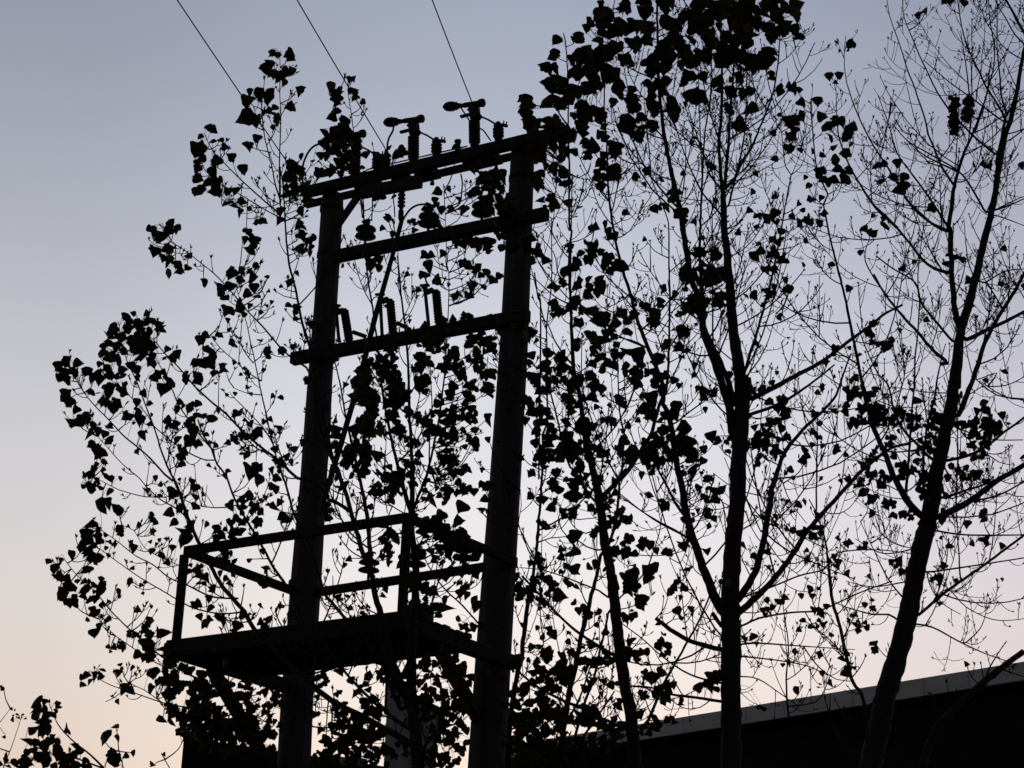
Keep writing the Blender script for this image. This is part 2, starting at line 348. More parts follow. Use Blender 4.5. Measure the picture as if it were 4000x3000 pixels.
# arresters and fuse cutouts on the third crossbeam
G4 = 'ribbed arresters on the third crossbeam'
def arrester(b0, t0, lab):
    b = HR('R2', *b0, .2); t = HR('R2', *t0, .2); ax = t - b
    o = thing('surge_arrester', lab, 'arrester', b, G4)
    m = MB(); m.lathe(b - ax * .10, t, [(0, .045), (.1, .045)] + ribs(12, .031, .055, .12, .97) + [(1, .034)], 16); m.build('ribbed_body', GLAZE, o, True)
    m = MB(); m.bar(t + Vector((0, 0, -.01)), t + U * .16 + Vector((0, 0, .035)), .05, .035, V, .008); m.bar(t + U * .14 + Vector((0, 0, -.03)), t + U * .15 + Vector((0, 0, .08)), .03, .04, V, .006)
    m.build('terminal', STEEL, o)
    return o
arrester((672, 615), (635, 385), 'leftmost ribbed arrester on the third crossbeam, beside the left pole')
arrester((988, 565), (965, 315), 'middle ribbed arrester on the third crossbeam, where the diagonal rod passes')
arrester((1318, 490), (1296, 248), 'rightmost ribbed arrester on the third crossbeam, beside the fuse with hooks')
G5 = 'fuse tubes on the third crossbeam'
def fuse(b0, t0, lab):
    b = HR('R2', *b0, .34); t = HR('R2', *t0, .34)
    o = thing('fuse_cutout', lab, 'fuse', b, G5)
    m = MB(); m.tube([b, t], [.021, .021], 8); m.build('fuse_tube', STEEL, o)
    m = MB(); s = Vector((0, 0, 1))
    m.bar(t + U * .0 - s * .02, t - U * .11 + s * .0, .07, .05, V, .01); m.bar(t + s * .0, t + s * .09, .05, .05, V, .01); m.bar(t - U * .05 + s * .07, t + U * .07 + s * .09, .04, .03, V, .008)
    m.build('clamp', STEEL, o)
    m = MB(); c = t + U * .07 - s * .01
    m.tube([c + (U * math.cos(a) * .055 + s * math.sin(a) * .07) for a in [math.radians(k) for k in range(-60, 250, 25)]], [.007] * 13, 5, True); m.build('hook', STEEL, o)
    return o
fuse((1243, 500), (1218, 255), 'fuse tube with ring hook standing clear on the third crossbeam')
fuse((908, 570), (895, 320), 'fuse tube just right of the diagonal rod on the third crossbeam')
fuse((598, 620), (578, 400), 'fuse tube half behind the left pole on the third crossbeam')
for k, (a, b, lab) in enumerate((((1015, 482), (1110, 530), 'short stub arm right of the middle arrester'), ((698, 548), (790, 580), 'short stub arm right of the left arrester'))):
    m = MB(); pa = HR('R2', *a, .25); pb = HR('R2', *b, .25); m.bar(pa, pb, .035, .05, V, .008); m.build('support_arm', STEEL, fr_)
# hanging fuse under the upper beam
hf = thing('hanging_fuse', 'short ribbed fuse hanging under the upper crossbeam above the diagonal rod', 'fuse', HR('R1', 1048, 830, .3))
m = MB(); m.lathe(HR('R1', 1050, 820, .3), HR('R1', 1042, 1040, .3), [(0, .04), (.05, .04)] + ribs(4, .028, .05, .08, .55) + [(.56, .03), (.62, .02), (.66, .035), (.9, .035), (1, .02)], 12); m.build('ribbed_body', GLAZE, hf, True)

# cables and jumpers
def cable(s, off, r, lab, name='jumper_cable', cat='cable', grp='jumper cables between the crossbeams'):
    pts = [H(x, y, off) for x, y in parse(s)]; q = []
    for i in range(len(pts) - 1):
        p0 = pts[max(i - 1, 0)]; p1 = pts[i]; p2 = pts[i + 1]; p3 = pts[min(i + 2, len(pts) - 1)]
        for k in range(6):
            t = k / 6; q.append(.5 * ((2 * p1) + (p2 - p0) * t + (2 * p0 - 5 * p1 + 4 * p2 - p3) * t * t + (3 * p1 - p0 - 3 * p2 + p3) * t ** 3))
    q.append(pts[-1]); m = MB(); m.tube(q, [r] * len(q), 6)
    return tag(m.build(name, CABLE, smooth=True), lab, cat, grp)
cable('R1 338,800 335,660 362,570 410,505 475,478 560,470 700,440', .3, .014, 'arched cable curving up from the left end of the upper crossbeam')
cable('R1 990,355 985,390 958,440 945,500 950,570 960,640', .3, .013, 'cable dropping from the middle line switch')
cable('R1 1475,700 1485,760 1480,840 1470,905 1420,950 1370,985', .2, .010, 'cable hanging between the upper and second crossbeams, right of centre')
cable('R1 1045,1060 1070,1010 1110,955 1160,925 1215,918 1245,925', .25, .014, 'short arched cable onto the middle two-skirted insulator')
cable('R1 1475,220 1500,260 1550,330 1610,370 1640,390 1690,460', .35, .009, 'thin cable across the rightmost line switch')
cable('R2 1225,130 1222,170 1235,205', .34, .012, 'short tail of cable on top of the fuse with ring hook')
cable('R2 545,960 538,1060 535,1180 522,1380 500,1700 R3 960,20 940,200', .24, .010, 'cable running down the right side of the left pole')
cable('R2 2005,120 2030,300 2050,420 R3 2080,100', -.2, .010, 'cable running down beyond the right pole')
# overhead wires: from the frame out over the camera
def wire(anchor, far, lab):
    a = H(*anchor, .25); b = on_z(*far, a.z + .15); d = (b - a); pts = []
    for k in range(40):
        t = k / 39 * 4.2; p = a + d * t; p.z = a.z + d.z * t * .4 + .12 * t * (t - 1.0) * .25; pts.append(p)
    m = MB(); m.tube(pts, [.007] * 40, 6)
    return tag(m.build('overhead_wire', CABLE, smooth=True), lab, 'wire', 'overhead wires from the upper crossbeam')
wire((1205, 755), (714, 0), 'leftmost overhead wire, crossing behind the topmost left leaves')
wire((1512, 592), (1179, 0), 'middle overhead wire, ending left of the middle line switch')
wire((1846, 405), (1700, 0), 'rightmost overhead wire, ending at the rightmost line switch')

# ------------------------------------------------------------------ platform
Dc = H(2016, 2196, .16); zr = Dc.z
Ac, Bc, Cc = on_z(722, 2153, zr), on_z(1591, 2022, zr), on_z(1184, 2322, zr)
zd = X(690, 2515, Ac.y).z
def at_z(p, z): return Vector((p.x, p.y, z))
A1, B1, C1, D1 = [at_z(p, zd) for p in (Ac, Bc, Cc, Dc)]
pf = thing('work_platform', 'railed timber platform on the near side of the pole frame', 'platform', (A1.x, A1.y, zd))
FR = .58
m = MB(); nb = 9
for k in range(nb):
    t0 = FR * k / nb; t1 = FR * (k + 1) / nb - .006
    p, q = A1.lerp(C1, (t0 + t1) / 2), B1.lerp(D1, (t0 + t1) / 2); wd_ = (A1 - C1).length * (t1 - t0)
    e = (q - p).normalized() * (.02 + .02 * (k % 3)); m.bar(p - e + Vector((0, 0, .02)), q + e + Vector((0, 0, .02)), wd_, .05, C1 - A1, .006)
m.build('deck', BEAM, pf)
dz = Vector((0, 0, -.085)); ex = (C1 - A1).normalized()
for p, q in ((A1 - ex * .12, C1 + ex * .15), (B1 - ex * .05, D1 + ex * .02)):
    m = MB(); m.bar(p + dz, q + dz, .12, .15, None, .012); m.build('side_beam', BEAM, pf)
ey = (B1 - A1).normalized()
for t in (.02, .30, FR - .03):
    m = MB(); m.bar(A1.lerp(C1, t) + ey * .062 + dz, B1.lerp(D1, t) - ey * .062 + dz, .10, .13, None, .012); m.build('joist', BEAM, pf)
m = MB(); m.bar(A1 - ex * .04 - ey * .08 + Vector((0, 0, -.065)), B1 - ex * .04 + ey * .05 + Vector((0, 0, -.065)), .05, .20, None, .01); m.build('front_board', BEAM, pf)
for p, q, f0, tgt in ((A1, C1, .30, H(1105, 3085)), (B1, D1, .30, H(1885, 2835))):
    m = MB(); a = p.lerp(q, f0) + dz * 1.9; m.bar(a, tgt, .12, .12, None, .01); m.build('strut', BEAM, pf)
tr = .105
for p, q in ((Ac, Bc), (Ac, Cc), (Cc, Dc), (Bc, Dc)):
    d = (q - p).normalized(); m = MB(); m.bar(p + d * .0, q - d * .0, .05 if p is Ac and q is Bc else .047, tr, None, .008); m.build('guard_rail', BEAM, pf)
for p, sx_ in ((Ac, 0), (Bc, 0)):
    m = MB(); m.bar(at_z(p, zd - .1), at_z(p, zr - .05), .085, .085, U, .012); m.build('rail_post', BEAM, pf)
for p, lab in (((660, 1130), 'left two-skirted insulator on the back rail of the platform'), ((1165, 1068), 'middle two-skirted insulator on the back rail of the platform'),
               ((1685, 1000), 'right two-skirted insulator on the back rail, beside the right pole')):
    ft = on_z(*P('M2', *p), zr + .045)
    if p[0] == 660: i2 = pin_ins('pin_insulator', None, ft, .30, .125, lab, G3)
    else: copy_thing(i2, ft, lab)
# small transformer standing on the deck
tb = on_z(*P('M2', 1140, 1600), zd + .05); tb = B1.lerp(D1, .30) + (A1 - B1).normalized() * .24; tb.z = zd + .046
tf = thing('transformer', 'small dark transformer box with three short bushings on the platform deck', 'transformer', tb)
m = MB(); m.bar(tb, tb + Vector((0, 0, .18)), .28, .24, U, .03); 
for k in range(5): m.bar(tb + U * (-.14 + .07 * k) - V * .14 + Vector((0, 0, .03)), tb + U * (-.14 + .07 * k) - V * .14 + Vector((0, 0, .15)), .015, .03, U, .003)
m.build('tank', STEEL, tf)
m = MB(); m.bar(tb + Vector((0, 0, .182)), tb + Vector((0, 0, .20)), .32, .28, U, .008); m.build('lid', STEEL, tf)
for k in (-.09, 0, .09):
    m = MB(); p = tb + U * k + Vector((0, 0, .198)); m.lathe(p, p + Vector((0, 0, .10)), [(0, .03)] + ribs(3, .02, .034, .1, .8) + [(1, .012)], 12); m.build('bushing', GLAZE, tf, True)

# ------------------------------------------------------------------ trees
TREES = [
('A', 18.0, .02, '''
52 18 1: F 1650,3150 1640,3050 1625,2900 1612,2760 1606,2650 1612,2450 1622,2330 1625,2240 M2 1150,800 1125,600 1130,400 1140,200 1130,0
17 3: M2 1130,0 R2 1130,1640 1120,1400 1105,1150 1100,1000 1095,800 1085,640 1075,520 1060,400 1035,200 1020,0 R1 1045,1550 1025,1400 1020,1250 1005,1130
30 22: F 1600,2760 1540,2600 1500,2480 M2 790,1520 760,1400 720,1250 700,1100
20 5: M2 700,1100 600,850 550,680 500,500 450,320 400,150 340,0 M1 200,1500 150,1400 100,1200 F 1248,1550 1209,1353 R2 350,540 320,430 290,260 230,0 R1 195,800 170,650
9 3: R1 170,650 L1 1835,1300 1828,1100 1830,900 1838,650 1830,480 1832,300 1830,190
8 3: L1 1835,1260 1800,1150 1770,1000 1725,820 1710,700 1700,600 1690,470
8 3: L1 1850,1400 1800,1330 1740,1280 1650,1200 1550,1110 1440,1000 1340,890 1290,780
6 3: L1 1860,1400 1750,1340 1650,1280 1550,1220 1420,1150 1330,1080
20 12: M2 690,1100 670,750 660,550 640,420 600,200 568,60 M1 430,1600 390,1400
12 5: M1 390,1400 330,1150 300,1000 265,840 230,620 200,480 160,320 110,180
20 10: F 1608,2010 M2 1120,400 1080,290 1040,150 1000,0 M1 890,1640 830,1400 790,1230 750,1050 720,900 690,760
10 3: M1 690,760 R2 880,700 865,560 840,370 R1 835,1640 800,1400 785,1180 775,1010 750,800 720,600 700,370 680,230 665,130 650,0 L1 2210,600
13 7: F 1615,2000 M2 1150,400 1170,320 1230,170 1300,0 M1 1120,1659 1180,1430 1220,1250 1260,1050 1300,850 1320,650 1350,430
6 3: M1 1350,430 R2 1390,250 1380,70 R1 1375,1400 1370,1180 1360,950 1355,830
8 4: M2 1370,100 M1 1240,1600 1190,1450 1180,1250 1190,1000 1210,800 1200,600 1190,350
22 13: F 1560,2700 1500,2560 M2 760,1570
16 8: F 1563,2770 1475,2560 1400,2470 1350,2420 M2 410,1570 300,1430 180,1290 R3 900,640 840,460 760,290 720,150 670,0
8 3: R3 670,0 L2 1830,1540 1780,1350 1730,1130 1690,950 1660,800 1620,620 1590,480 1560,370 1520,230 1530,130
16 9: M2 450,400 300,300 230,280 R3 940,190 860,110 L2 1960,1600 1830,1480 1700,1380 1570,1270 1450,1140
9 3: L2 1450,1140 1350,1060 1220,940 1100,800 1000,700 920,600 830,540 800,430
14 8: M1 200,1480 100,1300 F 1240,1640 1225,1500 1196,1434
8 3: F 1196,1434 L2 1900,720 1800,620 1700,500 1600,400 1500,280 1420,190 1350,120 1250,40 L1 1150,1620 1050,1550 980,1420
24 12: F 1600,2900 1420,2800 1300,2740 1180,2640 1060,2530 988,2450 955,2390 908,2337 855,2271 815,2192 782,2132 749,2059 723,1993 703,1927 683,1880
9 3: F 683,1880 L2 1030,1540 980,1410 940,1280 900,1170 850,1040 800,900 740,780 690,620 670,470
9 3: F 683,1870 L2 1060,1620 1000,1570 900,1460 800,1370 700,1290 600,1180 500,1080 400,950 340,780
14 7: F 1236,2590 1180,2420 1135,2321 1106,2270 1070,2220 1027,2140 976,2053 918,1952 882,1858 L2 1380,1500 1340,1390 1280,1290 1240,1180
7 3: L2 1350,1400 1230,1260 1160,1160 1100,1070 1050,950 990,830 930,730 850,600
6 3: L2 1370,1470 1300,1470 1180,1420 1060,1340 920,1220 880,1150 800,1060 700,960 610,890
7 3: L3 1180,340 1100,190 1040,130 950,80 860,0 L2 820,1600 700,1500 600,1390 520,1300
5 3: L2 1700,900 1600,840 1500,750 1400,660 1330,570
5 3: L3 980,65 850,60 700,20 L2 620,1659 490,1590
8 3: L3 1400,660 1250,650 1100,580 1000,540 900,460 800,410 700,330 600,260
7 3: L3 1430,740 1300,750 1150,720 1050,670 950,610 830,540 700,450 590,370
9 3: L3 1400,1250 1200,1150 1060,1080 950,1000 850,920 750,830 650,730 560,620 450,520 380,430
5 3: L3 1000,1070 900,1030 780,950 680,880 580,780
7 3: L3 1350,1350 1150,1310 980,1280 800,1220 650,1170 560,1120
4 3: L3 1070,480 950,420 850,360 790,260 720,230
4 3: L3 750,1190 680,1240 620,1270
4 3: L3 950,1270 850,1200 760,1160
6 3: L3 1520,980 1300,1180 1100,1100
14 9: F 1620,2860 1480,2760 1360,2640 1300,2560 R3 870,900
7 3: M2 560,770 480,720 420,640 M2 330,360
6 3: M2 1050,430 850,310 700,230 560,160 400,40 M1 250,1500 100,1420
5 3: M2 880,450 850,330 830,120 M1 710,1600 705,1400 715,1100 700,900
5 3: M1 540,1400 530,1100 620,900
10 4: M4 20,1040 F 1960,2540 1876,2443 1837,2400 1797,2356 1742,2306 1699,2251 M2 1300,980 1240,850 1180,700
11 8: F 1630,2960 1700,2860 1820,2760 1960,2640
6 3: L2 1780,1350 1720,1250 1600,1120 1480,1000
5 3: L2 1700,1000 1600,990 L2 1500,950
5 3: L2 1640,770 1570,680 1545,600
'''),
('G', 14.0, .0, '''
14 8 1: F 470,3400 440,3200 405,3000
8 3: L3 610,1659 530,1580 430,1500 340,1400 290,1280
7 3: L3 600,1659 440,1600 330,1580 220,1540 150,1500
5 3: L3 400,1659 300,1500 240,1400 220,1290
6 3: F 480,3020 L3 700,1550 690,1450 680,1400
5 3: L3 690,1560 790,1570
4 3: L3 1000,1659 970,1610 950,1570
'''),
('F', 30.0, .0, '''
10 7 1: F 30,3500 20,3200 10,3050
5 2: L3 20,1659 70,1530 120,1380
5 2: L3 -80,1500 0,1390 60,1310
5 2: L3 -60,1500 0,1420 25,1460
'''),
('S', 19.5, .0, '''
22 15 1: F 1975,3120 1990,2850 M4 10,1350 50,1100 100,900 120,700 150,450 190,200 220,0
14 9: M3 210,1659 250,1350 275,1100 290,900 310,700 320,500 340,250 330,0
9 3: M3 330,0 R5 250,1400 255,1000 250,700 285,350 285,0 R4 300,1580 315,1350 330,1150
6 3: M3 300,1150 420,1110 540,1100 650,1080
5 3: R5 250,720 170,400 110,150 80,60
5 3: M3 250,1330 180,1200 120,1080 70,980 100,760 90,600
5 3: M4 330,760 310,500 300,200 320,0 M3 320,1200 330,900
4 3: M4 300,200 270,400 160,700
'''),
('B', 20.0, .0, '''
48 40 1: F 2500,3150 2490,3000 R6 120,1659 100,1500 M4 1290,1500 1240,1300 1200,1050 1170,850 1140,600 1110,300 1080,0
39 26: M3 1100,1659 1070,1500 1030,1300 990,1100 970,900 950,700 920,550 870,350 820,150 800,0
26 13: M3 800,0 R5 545,1659 515,1400 490,1200 460,1080 440,950 430,780 425,600
13 5: R5 425,600 415,400 410,200 430,0 R4 415,1659 410,1400 415,1250 405,1000 405,700 400,500 385,300 370,240
20 12: M3 980,650 1060,580 1150,490 1250,390 1350,240 1450,80 1500,0 R5 1000,1475 1040,1330 1070,1230 1110,1150
12 4: R5 1110,1150 1125,1000 1130,800 1135,600 1135,400 1130,200 1130,0 R4 1115,1560 1050,1400 1000,1280 950,1180
14 8: M4 1120,860 1060,830 960,770 850,700 740,630 620,530 480,400 340,250 200,100 110,0
16 8: F 2400,2850 2325,2800 2271,2764 2217,2745 2145,2709 2090,2677 2036,2633 2000,2594
12 6: M3 900,720 800,600 720,470 650,360 590,250 R5 250,1100 90,1020
8 4: R5 430,960 390,920 350,860 300,780 260,680 200,600
7 3: R5 410,530 300,470 180,360 100,280
7 3: M3 920,1240 800,1200 700,1130 600,1100 530,1010 500,900 530,760 420,680
7 3: M3 920,1010 800,1060 680,1000 610,900 560,800
8 3: M4 1040,230 940,160 850,120 740,80 620,30 M3 450,1490 300,1450 80,1430
6 3: M3 1100,1280 1300,1290 1500,1300 1700,1290 1880,1240
9 4: R5 540,1500 400,1400 330,1420
6 3: R5 480,1180 380,1150 280,1090 190,1040
7 3: R4 410,1250 480,1280 550,1240 570,1180
7 3: R4 400,700 460,640 500,560
8 3: R4 400,900 340,820 300,720 290,600
6 3: R4 405,1000 480,900 520,780 560,640 600,520
6 3: R5 415,400 340,330 320,250 300,160 180,20
'''),
('E', 18.5, .0, '''
26 18 1: F 2170,3120 2200,2850 F 2213,2775 2224,2702 2242,2630 2257,2557 2271,2485
18 7: F 2271,2485 2289,2413 2311,2322 2330,2250 2347,2170 2375,2130 2400,2060 2416,1953 2419,1880 2430,1827 2434,1760 2440,1700
8 3: F 2440,1700 2420,1605 2415,1497 2412,1405 R5 740,850 720,700 740,500
12 8: F 2228,2950 2253,2850 2271,2793 2289,2731 2311,2677 2329,2612 2344,2540 2362,2467 2376,2395
8 3: F 2376,2395 2416,2340 2477,2285 2524,2225 2560,2134 2579,2062 2593,1953 2608,1845 2615,1790
9 4: F 2225,2800 2275,2700 2300,2620 2350,2500
11 6: F 2240,2930 2340,2790 2400,2700
13 6: M4 1400,1659 1470,1560 1540,1400 1620,1200 1700,1050 1800,880 1900,700 2000,520 2100,300 2200,40
5 3: M4 980,1540 1000,1400 1030,1200 1000,1050
4 3: F 2210,2790 2170,2700 2120,2650
'''),
('C', 21.0, .0, '''
78 74 1: F 2852,3130 2856,3000 2856,2850 2856,2630 2856,2490 2852,2380
68 58: F 2852,2380 2856,2270 2863,2125 2881,1945 2885,1800 R5 1650,1400 1665,1200 1680,1110
34 26: R5 1700,1200 1698,1060
52 24: R5 1650,1200 1640,1050 1620,900 1590,700 1575,500 1560,300 1540,100 1530,0 R4 1530,1659 1525,1500 1522,1400
17 6: R4 1522,1400 1500,1200 1490,1000 1510,850 1510,500 1505,200 1500,-100
15 5: R4 1530,1360 1545,1200 1560,1000 1565,850 1590,600 1600,400 1610,150 1620,-60
13 4: R4 1545,1345 1600,1290 1640,1200 1720,1070 1800,880 1870,700 1910,500 1930,250 1945,50 1950,-40
9 4: R4 1560,1480 1590,1350 1620,1250 1660,1050 1680,900 1690,600 1700,350 1780,100
10 4: R4 1500,1540 1440,1470 1380,1400 1310,1270 1240,1100 1200,980 1170,880
9 3: R4 1495,1350 1420,1250 1395,1150 1340,1000 1290,850 1260,740
34 22: R5 1590,1480 1570,1300 1520,1130 1480,1010 1440,900 1400,800 1375,700 1350,500 1290,350 1265,200 1230,0
22 8: R5 1230,0 R4 1210,1500 1190,1430 1160,1300 1130,1150 1100,1000 1085,900 1060,650 1050,400 1045,100 1045,-60
26 11: R5 1600,1250 1560,1100 1500,950 1450,850 1400,740 1380,680 1365,400 1350,150 1355,0
11 4: R5 1355,0 R4 1365,1400 1375,1200 1385,1000 1400,880 1430,700 1440,550 1430,300 1480,50
9 5: R4 1200,1500 1120,1420 1040,1320 970,1230 900,1080 860,1000 800,900
7 3: R4 1000,1270 990,1100 970,950 950,700
8 3: R4 1100,1000 960,850 860,740 820,560 790,400
6 3: R4 1215,1450 1240,1300 1250,1080 1220,900
14 8: R5 1670,1030 1700,930 1750,780 1800,600 1850,420 1900,200 1930,50
8 3: R5 1930,50 R4 1965,1500 1990,1350 2010,1260 1970,1200 1940,950 1930,850
5 3: R4 2010,1260 2080,1200 2100,1150
7 3: R5 1690,1050 1780,930 1850,780 1900,600
22 9: R5 1730,1210 1850,1150 2000,1070 F 3085,1480 3217,1408 3325,1326 3391,1277 3461,1223 3526,1191
17 7: R5 1700,1330 1850,1280 1960,1230 2100,1140 F 3179,1490 3260,1424
27 13: F 2890,2390 R6 850,650 980,480 1050,370 1200,200 1330,60 F 3373,1832 3458,1763
11 5: F 3458,1763 3496,1744 3547,1731 3620,1700
32 20: F 2885,2340 2950,2234 2979,2125 3000,2017 3015,1908
20 6: F 3015,1908 3051,1800 3063,1768 3136,1679 3217,1603 3266,1543 3288,1478 3325,1380
10 5: R6 690,160 740,270 790,380
40 22: F 2830,2400 F 2800,2350 2770,2279 2745,2217 2723,2152 2698,2080 2680,2007 2669,1935 2651,1845 2637,1772 2629,1714
22 12: F 2629,1714 2613,1621 2591,1578 2586,1497 2559,1426 2532,1361 2504,1290 2483,1225 2461,1144 2439,1079
12 4: F 2439,1079 2412,981 2401,927 2390,857 2380,787 2374,678 2369,542 2360,380 2372,220 2380,100 2410,-30
13 6: M3 1850,850 1760,720 1680,560 1600,420 1550,300 1500,150
10 4: M3 1900,1110 1750,1020 1560,920 1400,820 1250,700 1150,620
8 4: R6 685,740 850,680 1000,620 1130,585 1200,500 1400,480 1600,500
9 5: R6 690,890 780,850 950,820 1100,810 1200,770 1330,710 1500,650
8 3: R6 685,990 780,985 1000,1000 1300,1020
7 3: R6 685,1055 900,1080 1050,1110 1170,1160 1250,1100
6 4: R6 685,1165 780,1180 900,1260 1000,1330
9 4: R6 570,1200 400,1150 250,1050 150,960 0,850
20 15: R6 580,1020 500,1000 400,970 300,910 225,850
9 4: R6 430,440 400,415 250,340 130,260 30,190
13 6: R6 580,1300 450,1280 300,1260 200,1225 80,1215
18 15: R6 575,890 530,820
5 3: R6 590,960 530,930 500,890 430,700
6 3: R6 1020,1000 1100,1110 1200,1180 1290,1190
7 3: R5 1700,900 1740,800
8 4: R6 800,380 930,480 1100,560 1300,640
6 3: R6 900,100 950,220 1040,340
5 3: R6 820,430 900,540 1000,620
7 3: M4 1220,1190 1400,1200 1550,1250
8 3: R5 850,450 900,520 700,350 620,230 560,120
7 3: R5 980,850 860,790 760,770 640,700
7 3: R4 720,1580 700,1450 600,1330 540,1240 450,1060
6 3: R4 700,1450 650,1400 580,1300
6 3: R5 870,560 760,420 680,300
'''),
('T', 20.0, .0, '''
15 12 1: F 3400,3080 F 3376,2748 3333,2668 3304,2559 3282,2451 3253,2350 3239,2234
11 4: F 3239,2234 3225,2120 3195,2020 3160,1950
9 3: R6 940,1390 930,1250 930,1150 940,1000 920,850 900,700
6 3: R6 1090,1300 1150,1200 1180,1100
6 3: F 3300,2560 3220,2480 3150,2430
6 3: F 3290,2500 3340,2400 3370,2330
'''),
('R', 22.5, .02, '''
90 67 1: F 3380,3120 3400,3000 3441,2812 3463,2704 3507,2559 3543,2415 3572,2270 3593,2162 3622,2053
65 46: F 3622,2053 3644,1945 M6 1120,1150 1170,950 1220,700 1280,400 1320,200 1340,0
48 36: M6 1340,0 L4 1340,1300 1360,1150 1380,950 1400,860
36 22: L4 1400,860 1450,700 1500,500 1560,250 1620,0 R7 1660,1200 1700,1000
22 12: R7 1700,1000 1760,820 1800,600 1830,430 1870,250 1890,80
26 16: L4 1380,880 1340,700 1320,400 1310,150 R7 1300,1659 1320,1500 1340,1350
14 4: R7 1340,1350 1380,1200 1420,1080 1480,950 1540,780 1580,650 1600,450
12 8: R7 1335,1325 1250,1200 1210,1100 1154,968
8 3: R7 1154,968 M5 1010,1550 960,1380 900,1200 840,1030 780,880 720,680 650,470 590,310 550,180 520,0 515,-60
11 4: R7 1640,1110 1480,980 M5 1300,1370 1150,1150 1080,1020 1000,850 920,680 830,460 760,300 720,150 715,0 715,-60
9 4: M5 1960,1500 1700,1310 1550,1200 1300,1020 1120,870 970,740
18 12: R7 1650,1180 1690,950 M5 1980,1480
10 4: M5 1975,1450 1850,1230 1750,1080 1650,870 1560,680 1480,480 1430,260 1390,0 1380,-60
9 4: M5 2000,1420 1930,1180 1910,900 1880,600 1880,300 1880,-40
10 5: M5 2010,1400 2100,1200 2170,900
12 4: R7 1300,1640 1180,1450 1050,1270 930,1100 870,900 790,680
12 3: R7 930,1640 780,1500 690,1370 590,1200 520,1020 495,850 490,650 475,600
13 3: R7 1270,1650 1150,1590 1030,1480 950,1350 860,1200 760,1050 690,920 620,760 560,560 550,380 560,260
10 4: R7 1570,1530 1400,1260 1200,1130 1000,1010 900,890
9 4: R7 1370,1240 1130,1120 1000,1010
14 9: M5 2280,520 2212,400 2150,300 2050,100 1980,-20
8 4: M5 2212,540 2100,430 2000,250 1880,60
9 4: M5 1600,1640 1690,1380 1760,1120 1830,860 1850,600 1800,300 1780,100 1770,-30
7 3: M5 1540,1180 1500,850 1460,600 1430,380
30 14: M6 960,1640 820,1500 700,1330 600,1130 540,970 470,800 400,650 340,500 270,250 210,0
16 7: M6 210,0 L4 720,1400 670,1250 640,1100 610,950 580,800 550,650 500,450 450,250 400,0
8 4: L4 400,0 R7 430,1400 360,1250 330,1050 310,750
12 7: M6 750,1330 770,1150 790,900 810,600 830,300 860,0
8 4: M6 860,0 L4 1060,1100 1080,900 1090,700 1080,500 1120,150
14 8: M6 990,1380 970,1200 970,900 1000,650 1040,400 1100,200 1130,0
8 4: M6 1130,0 L4 1250,1100 1280,1000
14 8: M6 1110,950 1010,870 900,750 750,600 620,400
9 4: M6 620,400 530,0 L4 800,1230 700,1020 640,850
16 8: L4 1300,1140 1200,1060 1080,920 960,790 840,640 760,500
8 3: L4 850,650 700,400 740,200 700,150
12 6: L4 1330,980 1200,830 1100,700 1060,560 900,460 780,370
15 8: L4 1300,490 1150,430 1000,250 880,110 760,0
14 6: L4 1290,190 1200,150 1100,60 1030,0
22 13: M6 1410,380 1480,200 1560,0 L4 1510,1150 1560,1000 1660,800 1760,650 1843,500 1880,420
18 12: L4 1430,970 1600,890 1750,820 1900,740
14 9: M6 1280,940 1500,890 1680,810 1850,690 1950,600 2100,500 2260,380
28 18: M6 1180,1640 1250,1600 1500,1470 1700,1330 1900,1180 2100,1070 2280,950
12 7: M6 1230,1400 1500,1310 1700,1250 1900,1160
9 6: M6 1650,1430 1900,1370 2100,1270 2280,1170
8 6: R6 1700,370 1900,400 2240,400
8 5: R6 1690,600 1850,580 2240,520
12 9: R6 1630,840 1800,700 2000,560 2240,380
8 4: R6 1610,880 1720,900 1850,970 2000,1040 2130,1085
5 3: R6 1740,740 1800,690 1900,790 2060,860 2240,850
9 4: R6 1560,880 1480,830 1400,830 1250,790 1190,760
7 3: R6 1590,650 1400,680 1250,650
7 3: R6 1640,470 1450,500 1300,420
6 3: R6 1600,200 1450,120 1300,60
7 4: M6 1400,550 1700,650 1880,690 2200,690
8 4: M6 2200,200 2050,180 1850,90 1700,-20
7 3: M6 1400,110 1200,110 1000,100 800,70 560,30
9 4: M6 800,740 620,780 500,830
8 4: L4 1650,1210 1500,1260 1460,1230
8 4: L4 1843,1400 1650,1370 1500,1260
10 5: L4 1620,40 1720,10 1860,-50
8 4: L4 1560,560 1700,480 1860,460
7 3: L4 1500,560 1440,400 1410,100
6 3: L4 1860,700 1780,580 1700,620
8 3: R6 1580,760 1480,640 1400,480 1330,330
6 3: R6 1700,660 1760,760 1870,830
6 3: R6 1900,980 1980,900 2010,800
8 4: L4 1690,750 1600,600 1560,560
7 3: R7 1660,1500 1780,1440 1880,1400
7 3: R7 1640,1550 1780,1600 1880,1640
6 3: R7 1843,800 1760,880 1720,860
'''),
('Q', 20.0, .0, '''
32 22 1: F 3560,3150 3640,2880 3700,2800 3774,2726 3846,2660 3919,2603 4000,2545
9 4: F 3846,2660 3870,2600 3920,2520
9 4: R6 1400,1640 1500,1560
7 3: F 3774,2726 3700,2740 3640,2720
7 3: F 3900,2610 3990,2640 4060,2650
6 3: F 3700,2800 3600,2790 3520,2770
'''),
]
AUTO = {'A': (.15, .38, .075, .22), 'G': (0, 0, 0, 0), 'F': (0, 0, 0, 0), 'S': (.16, .50, .06, .28), 'B': (.165, .52, .09, .34), 'E': (.16, .52, .07, .34),
        'C': (.165, .60, .12, .34), 'T': (.15, .60, .09, .4), 'R': (.17, .62, .13, .34), 'Q': (.2, .45, .11, .15)}
PROB = {'A': .42, 'S': .4, 'B': .45, 'E': .5, 'C': .30, 'T': .25, 'R': .22}
